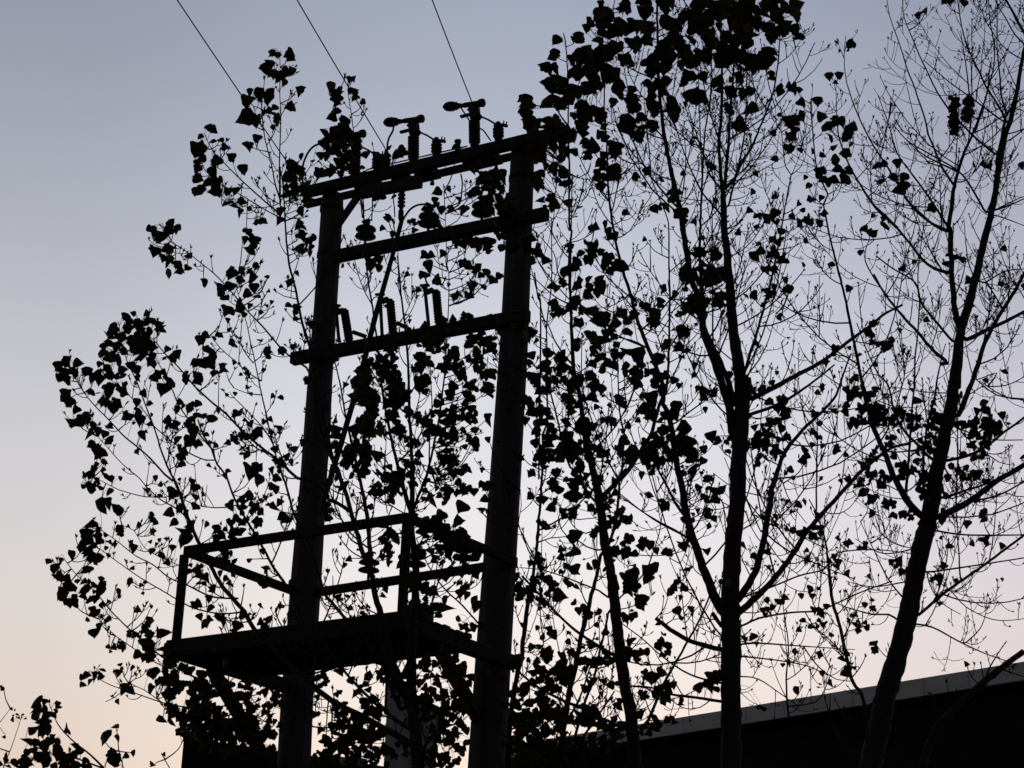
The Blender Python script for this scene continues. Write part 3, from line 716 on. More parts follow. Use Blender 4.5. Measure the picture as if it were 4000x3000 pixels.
NAMES = {'A': ('poplar_tree', 'many-stemmed leafy poplar fanning out to the left through the pole frame'),
 'G': ('poplar_sapling', 'leafy young poplar poking into the bottom left corner'),
 'F': ('distant_sapling', 'faint thin sapling farther off at the left edge'),
 'S': ('poplar_tree', 'thin single-stemmed poplar just right of the right pole', 'slender poplars right of the pole frame'),
 'B': ('poplar_tree', 'leafy poplar with a slanting trunk, first sizeable trunk right of the poles'),
 'E': ('poplar_tree', 'slender poplar of crossing thin stems behind the slanting leafy trunk', 'slender poplars right of the pole frame'),
 'C': ('poplar_tree', 'tall poplar with straight trunk, low fork and dense leafy top'),
 'T': ('poplar_sapling', 'bare leaning sapling against the pale band between the two thickest trunks'),
 'R': ('poplar_tree', 'mostly bare poplar with the thickest leaning trunk, near the right edge'),
 'Q': ('poplar_tree', 'bare bough of a leaning tree crossing the building at the right edge')}
LEAVES = '''
L1 1770,210,25,20,2,35;1825,230,15,30,2,25;1890,230,25,30,2,40;1750,320,50,50,4,55;1790,360,40,20,2,50;1855,410,20,25,1,45;1910,330,40,20,2,45;1950,470,15,40,1,50;1885,560,15,30,1,40;1730,510,10,10,1,75;1730,500,20,25,2,55;1630,490,15,20,1,45;1600,540,20,15,1,50;1750,610,40,30,4,35;1800,670,30,30,3,40;1780,735,20,10,1,30;1600,670,30,25,2,65;1655,700,10,10,1,45;1665,810,15,25,1,45;1610,865,25,10,2,45;1675,660,10,10,1,30;1250,790,15,15,1,28;1330,760,20,25,2,40;1255,840,10,10,1,30;1235,895,10,10,1,62;1350,830,12,12,1,25;1400,820,12,8,1,28;1440,880,10,15,1,32;1475,935,15,8,1,40;1290,900,20,20,1,30;1265,970,25,20,2,40;1370,970,25,20,2,45;1290,1040,60,25,4,50;1240,1100,20,20,1,50;1370,1110,30,25,3,48;1260,1180,35,25,3,50;1350,1200,25,25,2,50;1570,1040,20,20,1,50;1410,1290,15,15,1,42;1490,1285,20,20,1,48;1455,1190,8,20,1,35;1510,1190,10,20,1,32;1560,1260,25,15,2,35;1540,1350,15,15,1,42;1615,1320,10,10,1,22
L1 1045,1425,10,15,1,32;1090,1460,20,20,1,48;930,1480,40,25,3,48;1010,1480,20,30,2,45;960,1540,25,15,2,42;980,1620,50,30,4,50;1165,1650,20,20,1,40;1690,1410,30,25,3,35;1590,1480,25,20,2,35;1560,1550,15,15,1,38;1640,1540,30,40,4,38;1610,1620,30,20,2,38;1810,1410,12,25,1,42;1830,1340,30,15,2,35;1940,1430,20,20,1,48;1980,1350,20,12,1,42;1990,1500,20,50,3,45;2030,1540,40,50,4,42;1980,1620,30,30,3,40;1920,1000,25,30,2,50;1900,1080,25,30,2,45;1960,1080,40,40,3,40;1985,950,15,20,1,35;2070,980,12,12,1,25;2120,1070,20,25,1,45;1950,1200,50,40,4,45;2030,1270,20,30,1,40;1870,1180,15,20,2,30;1865,1230,15,20,2,25
R1 580,90,35,60,3,55;590,180,40,30,3,45;700,130,20,60,3,40;775,180,15,20,1,35;555,270,35,25,2,45;690,20,15,20,2,30;650,350,25,25,1,50;600,430,110,70,12,42;690,450,50,60,8,42;500,490,30,25,3,42;580,570,70,50,7,42;640,650,90,60,9,42;470,560,30,20,2,38;790,560,15,15,1,35;900,570,50,40,5,40;1040,540,35,40,4,42;960,510,15,20,1,28;900,640,60,50,5,40;340,790,70,60,7,42;260,640,30,50,4,42;480,690,15,20,1,40;900,860,80,20,5,38;760,660,15,20,1,28
R1 1450,490,20,20,2,35;1660,700,90,50,8,45;1760,720,20,35,2,50;1600,730,40,30,3,45;1700,800,50,50,6,45;1720,900,80,60,9,45;1760,1000,90,60,9,42;1560,830,50,30,4,38;1300,830,20,15,1,40;1385,810,12,20,1,28;1450,860,15,15,1,28;1500,960,25,25,2,35;1410,950,12,20,1,30;950,1030,20,25,2,32;910,1085,15,12,1,25;980,1140,20,15,2,28;1120,1060,25,35,3,28;1150,1100,15,20,1,28;1280,960,60,40,4,48;1300,1080,50,40,5,42;1280,900,20,20,2,35;860,1340,40,25,3,45;800,1310,50,20,3,35;1460,1190,60,30,5,42;1640,1210,70,40,6,42;1220,1380,35,30,2,50;1210,1290,15,15,1,38;1270,1290,15,15,1,32;1350,1275,15,12,1,30;1305,1470,25,25,1,48;1520,1360,25,40,2,45;1600,1400,40,40,4,38;1680,1440,20,40,2,38;1740,1440,20,15,1,35;1540,1480,30,25,2,42;1630,1510,20,20,1,40;1420,1580,30,20,2,35;1490,1570,30,20,2,32;2040,740,35,35,2,45
R1 1950,200,40,60,3,60;1960,310,25,40,2,50;2010,350,25,30,2,35;1850,950,60,100,7,42;1900,1150,90,100,10,42;2010,1300,40,60,5,38;2040,1260,25,25,2,35;2080,1330,20,30,1,35;2130,900,20,50,3,42
R4 320,290,25,25,1,55;310,390,35,30,2,50;280,490,45,35,3,55;470,280,40,30,3,50;560,200,20,50,2,40;650,30,20,15,1,35;660,110,60,50,4,60;700,200,60,60,5,60;820,60,50,60,4,55;830,190,55,60,4,65;890,320,30,40,2,60;700,320,80,60,6,60;540,400,60,50,4,60;650,450,100,60,8,60;810,420,40,40,3,55;450,440,50,50,3,55;500,530,90,40,6,55;740,540,70,40,4,55;300,620,60,60,5,60;560,640,100,60,7,58;770,650,50,40,2,60;730,740,20,30,1,42;420,680,80,60,5,55;100,740,30,30,1,60;100,790,30,20,1,50;300,750,70,60,5,55;480,800,80,60,6,55;630,830,60,50,5,50;140,890,40,50,4,50;320,900,80,60,6,55;460,930,80,60,5,50;170,1010,70,60,6,50;370,1040,100,70,8,52;560,1060,60,70,6,45;660,960,40,60,4,38;760,1090,45,40,2,55;750,1240,45,50,2,65;640,1150,30,60,3,45;640,1240,30,40,3,45;650,1340,25,30,2,42;250,1230,50,30,3,48;350,1200,80,60,6,52;210,1330,35,35,2,48;420,1320,40,25,2,40;330,1340,20,40,2,32;290,1460,30,60,2,52;210,1490,30,50,2,42;410,1470,30,25,1,42;590,1630,35,25,2,42;690,1620,30,25,1,42
R4 960,40,40,60,3,60;960,170,50,60,4,60;1120,50,50,40,3,60;980,250,40,40,3,50;1150,170,55,40,3,60;1240,120,35,45,2,55;1180,290,60,50,4,60;1100,350,60,60,4,55;990,450,35,40,3,50;1000,520,30,30,2,42;1080,450,60,60,5,55;1220,400,70,60,5,55;1010,600,30,60,3,50;1120,600,50,50,4,50;1030,720,40,60,4,48;1010,790,35,35,2,45;1140,740,50,50,3,50;1170,820,40,40,3,48;860,680,35,30,2,40;860,760,45,40,2,55;850,900,55,50,3,60;910,1000,45,40,2,52;1030,910,40,25,2,45;920,850,30,60,2,45
R4 1400,60,90,90,9,62;1560,60,90,90,9,62;1700,60,70,70,7,60;1880,50,90,70,8,60;2030,80,40,60,2,75;1950,190,60,50,4,50;2030,240,30,50,3,45;1370,230,90,70,7,60;1560,200,90,80,8,60;1720,190,80,60,6,60;1840,220,60,60,6,55;1620,330,80,60,7,58;1460,330,80,60,6,58;1340,420,70,50,5,55;1500,440,80,40,5,55;1640,420,50,60,5,52;1780,440,80,60,6,58;1860,370,40,30,3,50;1320,540,80,30,4,50;1230,560,30,40,2,42;1480,620,30,40,2,45;1320,700,60,40,2,65;1245,740,20,20,1,35;1650,530,30,60,4,40;1580,580,12,30,1,30;1590,660,25,40,2,45;1700,680,50,35,3,48;1560,770,30,30,3,35;1710,780,40,40,1,65;1660,890,45,40,2,58;1860,540,20,20,2,32;1930,650,30,25,2,40;2050,650,30,35,2,45;2000,615,20,10,1,25;1430,1210,25,35,3,32;1360,1040,20,20,1,28;1240,1250,20,15,1,28;1320,1000,20,15,1,26;1290,1020,15,15,1,22;860,1280,40,30,2,32;960,1330,15,15,1,26;1070,1300,20,15,1,28;1140,1400,30,60,3,38;1190,1370,25,40,2,40;1060,1520,55,50,3,55;1210,1570,60,60,4,55;1480,1440,30,12,1,34;1730,1380,15,30,1,28;1760,1250,25,20,1,34;1780,1600,60,60,4,36;1870,1560,45,40,2,42;1700,1520,20,20,1,28;980,1250,30,35,2,30;830,1530,30,25,1,36
R7 240,750,25,25,1,48;360,735,25,20,1,42;390,820,30,30,1,52;180,880,50,30,5,38;230,840,30,20,2,35;85,830,15,25,1,30;40,940,20,30,1,42;180,980,30,45,3,42;130,1070,40,30,3,35;40,1140,30,20,1,40;240,1080,15,30,1,25;325,1090,20,20,1,32;405,1110,20,40,1,40;495,300,25,20,1,28;610,320,25,20,2,35;515,365,12,12,1,18;570,360,8,15,1,20;440,545,20,20,1,32;520,540,25,25,1,32;480,600,15,15,1,22;510,870,30,30,2,40;450,910,30,20,2,42;570,950,45,50,4,48;450,980,20,30,1,42;600,1050,15,30,1,25;475,1050,15,25,1,35;565,1110,25,20,2,35;490,1160,25,25,2,32;530,1220,50,40,4,45;520,1320,45,40,3,52;370,1250,50,40,4,42;440,1280,25,30,2,35;270,1280,15,15,1,25;290,1340,15,20,1,30;305,1440,25,20,2,28;380,1430,20,20,1,28;330,1580,45,35,4,40;410,1530,20,20,1,25;30,1540,30,30,1,42;70,1610,15,20,1,25;220,1470,20,15,1,25;245,1510,15,15,1,28;190,1555,20,15,1,30
R7 1140,75,30,20,1,38;1080,110,20,20,1,28;1280,25,45,25,2,50;1410,25,30,30,1,42;1335,720,25,50,3,32;1345,800,30,50,3,38;1340,890,40,60,5,45;1440,770,40,50,3,45;1440,860,35,30,2,35;1570,1195,30,35,2,40;1480,1190,20,15,1,22;810,1200,35,40,2,42;930,1180,25,25,1,38;900,1265,25,35,1,45;980,1275,35,35,1,50;810,1310,35,15,1,38;970,1340,45,40,2,55;860,1140,10,20,1,18;1170,1490,20,40,1,45;1830,1190,20,30,1,30;750,1550,15,20,1,22;830,1570,20,30,1,30
L4 830,90,20,20,1,28;845,160,20,50,1,48;700,175,25,15,1,32;760,190,40,30,2,42;660,340,20,15,1,28;960,460,20,30,2,25;1300,400,60,40,4,28;1420,400,25,25,2,30;1050,410,20,20,1,25;1150,830,20,12,1,30;770,850,35,25,2,30;720,930,40,30,3,30;780,980,50,30,3,32;870,990,30,50,2,45;510,1020,30,20,2,28;470,1080,20,15,1,22;90,200,30,30,1,35;20,340,30,30,2,35;120,370,20,20,1,30;40,250,15,25,1,28;185,80,20,20,1,25;240,140,20,20,2,25;265,260,20,30,2,25;135,405,15,20,1,22;20,630,40,40,2,40;150,610,25,25,1,38;75,460,20,15,1,28;600,1320,40,60,4,40;700,1360,80,50,6,35;740,1450,70,50,8,38;800,1540,70,50,7,42;620,1560,60,30,4,38;480,1480,20,30,1,30;370,1570,20,20,1,28;80,1430,60,40,4,40;130,1490,30,30,2,35;1080,1410,30,25,1,38;930,1540,60,60,5,38;1060,1540,40,30,3,38;1200,1540,50,60,5,35;1210,1430,20,25,1,32;1390,1590,40,30,2,35;1550,1470,40,40,3,42;1680,1510,25,25,1,32;1590,1560,40,40,4,40;1620,1610,50,40,4,40;1500,1570,30,40,3,35
M6 90,60,50,50,2,40;1450,510,30,30,2,30;1570,520,60,50,4,30;1940,390,25,35,1,28;1750,430,50,30,3,32;1720,500,50,40,3,30;1840,560,50,60,5,35;1780,680,60,60,5,35;1590,650,70,50,5,38;1570,760,40,40,3,30;1700,780,60,30,3,32;1740,890,30,40,1,28;1650,920,40,40,2,28;1350,1020,40,30,2,25;1470,1080,80,50,6,30;1590,1130,60,50,4,38;1450,1170,45,30,1,28;1280,1160,60,60,5,28;1230,1330,50,60,5,28;1110,480,60,70,6,30;1080,320,50,30,3,28;890,440,50,50,2,38;900,200,40,40,1,32;1110,220,25,30,1,25;650,470,80,70,6,32;700,370,40,30,2,30;400,440,100,60,8,35;170,470,70,50,3,38;290,300,100,80,6,32;590,640,40,30,1,25;680,590,40,20,1,28;550,700,50,60,3,35;840,560,60,50,4,30;1060,670,60,40,3,32;960,760,60,50,4,32;1090,830,50,40,3,32;420,810,50,40,3,32;350,930,70,50,5,30;600,890,35,50,1,28;640,990,60,20,2,30;740,980,40,30,2,28;900,960,40,40,2,28;800,1080,120,40,9,32;700,1160,50,30,2,26;430,1180,110,80,12,32;330,1100,60,40,5,28;180,1220,50,40,2,28;20,1180,40,40,1,30;120,1270,30,20,1,24;230,1360,50,50,2,35;310,1430,60,50,4,32;410,1400,25,50,1,28;560,1460,70,70,8,30;950,1200,60,100,10,30;950,1340,50,60,6,30;800,1600,100,50,9,28;1100,1600,150,60,12,28;1720,1620,60,50,3,35;580,1640,50,30,2,30
R5 560,110,45,60,6,42;520,210,50,60,6,45;640,170,50,60,4,45;720,60,40,50,4,45;700,240,50,50,5,45;790,240,35,35,2,48;440,300,60,40,4,42;410,130,25,40,3,35;590,390,70,60,8,45;480,380,30,35,2,42;580,470,50,40,4,42;360,380,30,30,3,32;300,410,25,20,2,32;310,530,40,30,2,45;460,520,50,50,4,42;350,610,45,25,3,42;510,590,40,30,3,38;640,580,50,40,4,45;480,680,40,30,2,40;680,650,70,60,7,48;800,590,70,40,4,55;870,660,40,30,2,42;840,720,30,40,1,45;560,750,45,50,4,45;680,760,60,50,5,45;780,850,50,50,4,45;490,830,40,35,2,40;620,850,60,60,6,50;620,950,50,60,5,50;740,950,40,40,2,45;270,880,30,30,2,38;330,950,70,50,5,45;320,1040,40,50,4,42;220,1000,50,60,6,42;140,930,40,40,3,38;200,1110,60,60,7,42;540,1100,60,60,5,48;430,1110,50,40,3,45;430,1200,50,60,4,48;560,1200,40,40,3,42;640,1150,50,25,1,50;160,1250,80,60,6,50;230,1330,50,40,4,40;100,1370,25,30,1,38;440,1290,30,30,2,40;440,1390,60,30,3,42;530,1380,60,40,4,40;730,1400,50,50,3,42;770,1240,30,40,2,40;920,880,50,50,2,60;1060,930,45,40,2,50;860,1020,60,50,5,48;950,990,40,40,3,42;880,1090,40,30,2,42;890,1130,25,20,1,30;1050,1060,60,60,4,50;1040,1140,40,50,4,42;1020,1240,50,40,2,50;990,1310,50,40,2,55;1170,1290,50,60,3,52;1090,1370,50,50,3,45;1220,1430,60,35,2,60;1240,1520,50,45,1,68;1080,1490,50,60,4,50;1280,1610,50,40,3,42;840,1610,50,40,3,48;1040,1620,90,50,7,48
R5 210,1420,60,60,6,42;350,1470,90,60,8,42;500,1480,60,60,5,45;370,1570,90,60,8,42;210,1520,60,60,6,42;630,1600,50,50,3,42;250,1630,80,40,5,40;790,1510,35,30,2,38;890,1310,30,25,1,35;910,1370,20,20,1,25;1150,840,55,40,3,48;1240,860,30,20,1,35;1200,740,45,35,2,48;1170,470,35,25,1,40;1280,700,25,35,1,32;1060,520,35,40,2,38;1030,610,40,35,2,42;1020,670,40,40,2,45;940,560,30,40,2,38;960,60,25,15,1,25;1300,310,50,55,4,55;1370,200,40,60,4,45;1370,280,35,40,3,42;1350,370,35,35,3,38;1310,560,70,60,5,60;1310,610,60,40,4,55;1330,500,50,30,4,42;1460,190,30,50,1,55;1490,310,50,50,3,60;1450,390,40,40,2,42;1530,460,50,40,3,55;1500,520,50,40,2,60;1350,1160,35,35,2,38;1400,1220,30,30,2,35;1460,1160,30,40,2,32;1430,1480,40,30,1,42;1490,1550,40,30,1,45;1370,1580,30,25,1,32;1570,1560,30,60,5,32
R5 1790,150,30,30,1,38;1780,95,20,20,1,28;1870,60,15,30,1,35;1750,195,35,35,1,42;1860,165,40,25,2,38;1960,200,30,40,2,38;1835,270,35,35,2,38;1910,280,30,30,1,38;1820,520,30,30,1,40;1740,470,40,20,1,40;1870,450,40,40,3,38;2000,430,35,30,1,40;1780,1150,40,20,2,32;1850,1110,25,40,2,28;1950,1260,50,60,4,38;1840,1380,60,60,7,35;1790,1450,60,50,6,35;1850,1520,70,60,9,35;1760,1550,60,60,8,35;1920,1410,30,30,2,32;1870,1610,80,40,7,35;2000,1480,40,30,2,32;1710,1340,25,15,1,25;2100,1580,20,25,1,28;2130,1620,25,20,1,28;2180,1500,40,50,4,30
M3 260,350,90,60,5,40;330,200,80,60,8,38;460,200,100,50,6,38;600,160,90,60,8,38;450,390,60,45,2,38;440,510,60,50,3,38;520,600,60,50,2,42;290,670,60,40,4,32;420,760,60,50,2,38;690,550,70,60,3,45;660,690,80,60,4,45;740,420,80,60,5,40;770,320,50,60,3,38;700,250,60,60,4,38;600,480,40,30,1,32;820,640,50,50,3,32;600,820,70,60,4,38;640,890,50,40,2,32;360,950,60,40,3,36;660,1080,40,60,2,40;700,1240,60,50,2,38;640,1280,60,30,2,36;550,1310,45,50,2,32;310,1360,50,60,1,50;700,1460,70,35,2,45;860,1400,50,35,2,35;420,1600,50,50,2,38;590,1590,40,60,1,42;850,1080,40,30,2,28;940,170,50,60,3,38;1150,170,40,50,2,32;1190,70,40,40,2,32;1270,220,75,60,2,58;1480,110,60,60,5,40;1600,50,70,50,5,42;1440,240,60,60,4,38;1570,220,70,60,5,40;1590,320,50,40,3,32;1400,430,50,35,1,38;1540,390,40,25,2,26;1700,160,50,50,2,35;1860,70,80,70,3,60;1800,150,40,60,4,30;1920,220,70,50,3,42;2050,290,45,40,1,36;1970,340,35,35,1,26;1960,410,60,50,1,48;2100,500,40,40,2,26;2030,570,40,40,1,34;2110,580,35,30,1,30;2190,610,40,40,1,34;2160,690,50,50,1,42;2060,800,80,40,4,28;1490,660,35,35,1,26;1750,600,30,20,1,20
M3 1090,660,40,60,3,30;1170,800,70,50,4,32;1000,780,80,80,6,32;1180,940,90,80,8,38;1060,960,60,60,5,32;1200,1130,70,50,3,40;1260,1250,70,70,4,42;1110,1240,60,60,4,40;1490,1230,60,60,4,40;1700,1255,50,40,1,38;1850,1170,50,50,2,36;1280,1500,80,60,5,42;1420,1510,80,60,5,42;1530,1420,40,60,1,40;1290,1610,80,50,4,42;1770,1640,60,40,1,45;2120,990,40,40,1,28;2110,1250,30,40,1,30;90,200,50,60,3,34;1960,900,20,60,2,20
M4 1260,40,60,60,3,42;1290,120,60,50,3,42;1370,250,70,60,5,40;1300,440,80,50,4,42;1700,170,50,40,1,36;1800,120,60,60,3,36;1790,370,50,60,1,42;1640,770,90,80,8,38;1340,840,120,60,7,42;1450,1080,50,60,3,34;1580,1080,70,60,3,42;1620,1260,80,100,9,36;1700,1180,60,50,3,36;2020,1210,50,45,1,42;2170,1150,60,90,7,38;1870,580,30,30,1,24;1390,1490,30,30,2,18;510,220,70,60,1,52;420,80,55,50,1,42;590,70,40,60,1,42;740,320,70,55,4,36;860,410,60,50,3,36;800,750,60,50,3,38;400,440,40,30,1,28;390,540,40,25,1,34;350,640,50,50,1,36;440,610,50,45,1,40;340,830,50,60,3,36;340,910,80,50,4,40;220,1030,40,50,1,36;360,1060,80,80,4,48;280,200,60,70,4,36;180,150,50,60,4,30;560,950,60,80,5,42;520,1050,80,80,6,42;590,1130,50,40,3,36;460,1190,80,50,4,42;770,920,60,40,3,34;880,940,70,50,5,36;1030,930,70,50,5,34;830,1160,50,30,1,36;790,1220,40,50,1,36;90,930,100,50,6,38;100,1270,30,40,1,30;190,1330,50,60,2,36;330,1360,80,50,4,36;450,1480,110,90,12,38;800,1500,120,100,14,42;150,1560,160,80,16,38;560,1560,90,80,8,36;1040,1600,100,60,8,38;60,190,50,60,4,34;40,60,50,50,3,34
M1 480,420,80,80,8,45;450,560,90,80,9,48;420,680,90,50,5,52;540,330,70,60,6,42;530,680,80,80,8,48;500,850,80,90,9,48;560,900,60,80,6,45;530,1010,90,80,9,48;570,1100,70,60,5,42;720,330,80,60,7,45;750,400,90,60,6,48;800,490,60,60,5,42;780,600,110,70,9,50;820,720,120,80,11,52;880,670,70,60,5,45;970,850,50,50,3,38;760,200,60,50,5,38;1080,300,60,60,5,46;1130,350,80,60,5,46;1110,530,30,30,1,70;1110,560,60,50,2,55;770,900,50,60,3,42;840,1030,70,50,3,45;1080,930,55,70,5,38;1170,1050,80,70,5,42;1280,740,40,50,2,34;1250,890,60,40,4,30;1450,620,45,60,2,42;1400,700,40,25,1,28;1390,930,80,80,9,40;1480,1050,60,90,5,38;1440,790,30,40,1,30;1400,230,90,80,10,40;1360,350,60,80,6,40;1450,380,80,60,6,38;1520,440,70,40,5,36;1700,130,100,90,14,38;1680,300,80,80,9,38;1780,420,100,60,9,38;1700,580,90,50,9,34;1820,620,70,50,6,34;1640,720,60,60,3,38;1560,780,40,50,2,34;1640,860,60,50,3,38;1580,920,50,40,3,34;1660,960,45,45,2,34;1800,940,45,35,2,34;1680,1050,30,40,1,30;1660,1140,50,50,2,36;1670,1200,45,40,1,40;1550,1220,35,40,1,34
M1 1370,1330,80,80,7,42;1390,1410,80,60,5,42;1540,1480,60,50,2,42;1300,1100,70,70,5,36;1360,1160,60,50,4,36;1470,1560,80,80,6,40;1800,30,80,50,6,38;1850,190,50,50,3,36;1200,100,120,70,12,40;620,1320,45,60,1,48;430,1110,70,80,6,42;400,1250,70,80,7,42;460,1280,70,60,4,40;190,1100,70,70,2,60;240,1240,70,70,5,42;310,1330,70,70,5,42;330,1450,60,80,5,42;500,1400,50,90,5,40;420,1500,70,50,4,36;790,1560,90,80,8,42;760,1450,40,30,1,30;930,1390,50,40,2,32;920,1460,50,50,3,32;980,1180,60,50,3,28;1820,1140,30,20,1,24;910,1540,60,40,2,30;1040,1630,50,40,3,30
M2 920,70,90,60,7,42;980,160,70,60,5,42;750,180,50,60,3,42;850,230,80,50,4,42;1340,310,55,60,2,48;1450,210,80,45,4,40;1480,310,35,30,1,22;1700,180,120,45,9,38;1660,370,60,45,1,46;1860,410,30,40,1,26;1440,500,60,60,2,50;1250,520,60,35,3,34;1350,540,50,40,3,34;1620,550,50,50,2,34;1400,600,160,50,8,38;1550,700,150,80,14,42;1680,760,120,80,10,42;1470,820,70,90,4,50;1780,880,70,50,3,38;1600,910,30,40,1,28;830,680,50,50,3,36;850,620,60,30,2,36;960,660,80,60,6,36;870,870,70,60,6,34;1000,950,60,50,4,32;1100,1150,110,60,9,40;1180,1230,100,70,8,40;1350,1260,60,40,2,46;1260,1290,60,60,4,38;1470,1440,75,60,2,56;1340,1440,45,50,2,34;1800,1410,55,50,2,42;1690,1200,50,50,3,30;1680,1310,50,40,2,34;1800,1090,50,60,2,36;1510,1110,40,30,2,26;470,1460,30,50,1,24;620,1450,40,25,2,18;460,920,20,35,1,20;355,760,15,15,1,14;225,1050,12,30,1,20;545,820,10,10,1,14;240,1310,20,30,1,18;495,235,15,15,1,16;1280,180,15,25,1,22;220,380,50,120,9,32;830,1260,30,60,3,30;1900,150,80,40,5,36;1760,1640,80,40,4,34
L2 960,10,40,15,1,48;1040,40,35,40,2,46;1080,100,60,40,4,46;1160,95,20,20,1,32;1280,180,25,20,1,38;1170,5,25,10,1,30;1455,135,40,35,2,48;1490,80,15,15,1,20;1550,110,30,25,2,34;1600,120,30,15,2,30;1650,120,30,25,1,40;1660,65,20,20,1,24;1545,190,25,30,2,34;1440,240,50,40,3,50;1640,230,40,30,1,50;1600,280,20,30,1,34;1450,330,40,40,2,34;1430,390,40,40,2,48;1515,350,30,50,3,40;1620,360,20,20,1,24;1565,420,25,20,2,26;1455,460,20,10,1,24;1465,520,25,20,1,30;770,410,20,20,1,26;870,415,30,20,1,30;740,470,40,40,3,40;610,530,45,60,5,42;660,570,20,20,2,26;920,490,60,35,4,42;980,530,30,40,2,36;890,540,20,30,1,30;800,540,60,60,6,46;780,620,80,60,9,50;860,610,60,60,6,46;790,700,70,50,6,48;910,690,40,35,3,40;590,665,55,45,4,44;670,640,25,30,2,32;700,690,20,30,2,30;550,700,20,25,1,36;810,780,40,55,4,44;910,820,50,60,4,48;820,875,20,30,1,28;620,800,70,60,7,46;630,860,60,30,3,40;525,780,20,20,1,26;440,860,35,30,2,42;500,880,50,40,3,46;270,750,40,20,2,42;230,810,25,40,2,42;250,880,50,40,4,44;330,860,50,50,5,40;385,770,25,25,1,38;325,1020,50,40,3,48;290,990,30,20,2,34;340,1150,40,45,3,50;400,1150,30,30,2,38;450,1150,45,40,3,44;490,1210,20,30,1,32;560,990,55,50,3,56;460,970,20,45,1,40;605,920,8,20,1,20;690,970,45,45,4,40;850,970,35,25,2,34;985,960,25,45,1,48;650,1095,45,40,2,48;740,1150,30,35,2,38;810,1160,40,35,2,42;815,1080,30,40,2,34;900,1060,12,25,1,22;910,1145,15,15,1,18;840,1305,40,30,1,46;885,1215,30,20,2,22;870,1265,20,10,1,18
L2 500,1290,40,35,2,44;565,1290,15,30,1,30;615,1330,25,45,2,36;475,1360,30,25,1,38;525,1370,20,30,2,26;515,1450,45,45,2,58;570,1480,25,25,1,34;460,1550,30,40,2,36;440,1610,25,60,3,34;510,1600,25,30,1,32;565,1565,22,22,1,32;470,1650,30,20,2,26;675,1600,8,20,1,20;935,1600,20,22,1,30;1070,740,45,35,2,46;1025,675,25,18,1,30;1000,735,20,12,1,24;1020,880,35,50,2,42;1140,860,30,30,2,34;1205,880,50,40,4,42;1230,780,35,25,1,40;1270,635,40,35,2,38;1290,575,28,25,1,34;1340,680,35,30,2,34;1395,560,30,15,1,34;1355,600,10,20,1,20;1480,635,40,25,1,42;1345,760,60,40,5,44;1360,820,35,40,3,36;1440,815,30,25,1,38;1495,760,20,20,1,24;1590,810,20,20,1,26;1595,860,25,25,1,28;1710,605,25,25,1,30;1715,680,40,30,2,36;1850,655,30,30,2,32;1840,715,25,25,1,30;1710,830,20,14,1,26;1590,945,20,15,1,20;1620,995,25,20,1,22;1445,1000,15,20,1,20;1505,995,15,18,1,22;1080,1110,30,30,1,38;1110,1070,25,40,2,28;1160,1090,25,30,2,28;1220,1110,35,60,4,38;1200,1200,50,45,5,40;1200,1270,40,40,3,40;1270,1160,25,25,2,26;1330,1170,25,35,1,38;1040,1200,60,25,3,34;1070,1220,30,40,2,30;1090,1320,25,35,1,36;1190,1365,45,40,2,50;1130,1410,40,40,3,38;1100,1480,45,40,3,36;1540,1310,25,35,1,36;1590,1300,25,30,1,34;1680,1290,45,30,2,40;1710,1200,25,15,1,26;1825,1240,25,22,1,30;1450,1340,20,25,1,26;1350,1340,30,30,2,26;1630,1590,60,50,2,66;1660,1500,40,25,2,36;1800,1580,50,40,3,40;1790,1480,30,30,2,34;1870,1440,25,25,1,30;1440,1560,25,25,2,24;1320,1520,15,20,1,20;1220,1640,30,25,2,26;1925,365,35,35,2,36;1930,440,25,35,2,30;1745,155,18,18,1,20;1745,250,15,20,1,20;1795,250,10,20,1,16;1840,220,15,15,1,20;1775,320,6,18,1,18;1950,130,18,20,1,24;1940,640,25,30,2,28
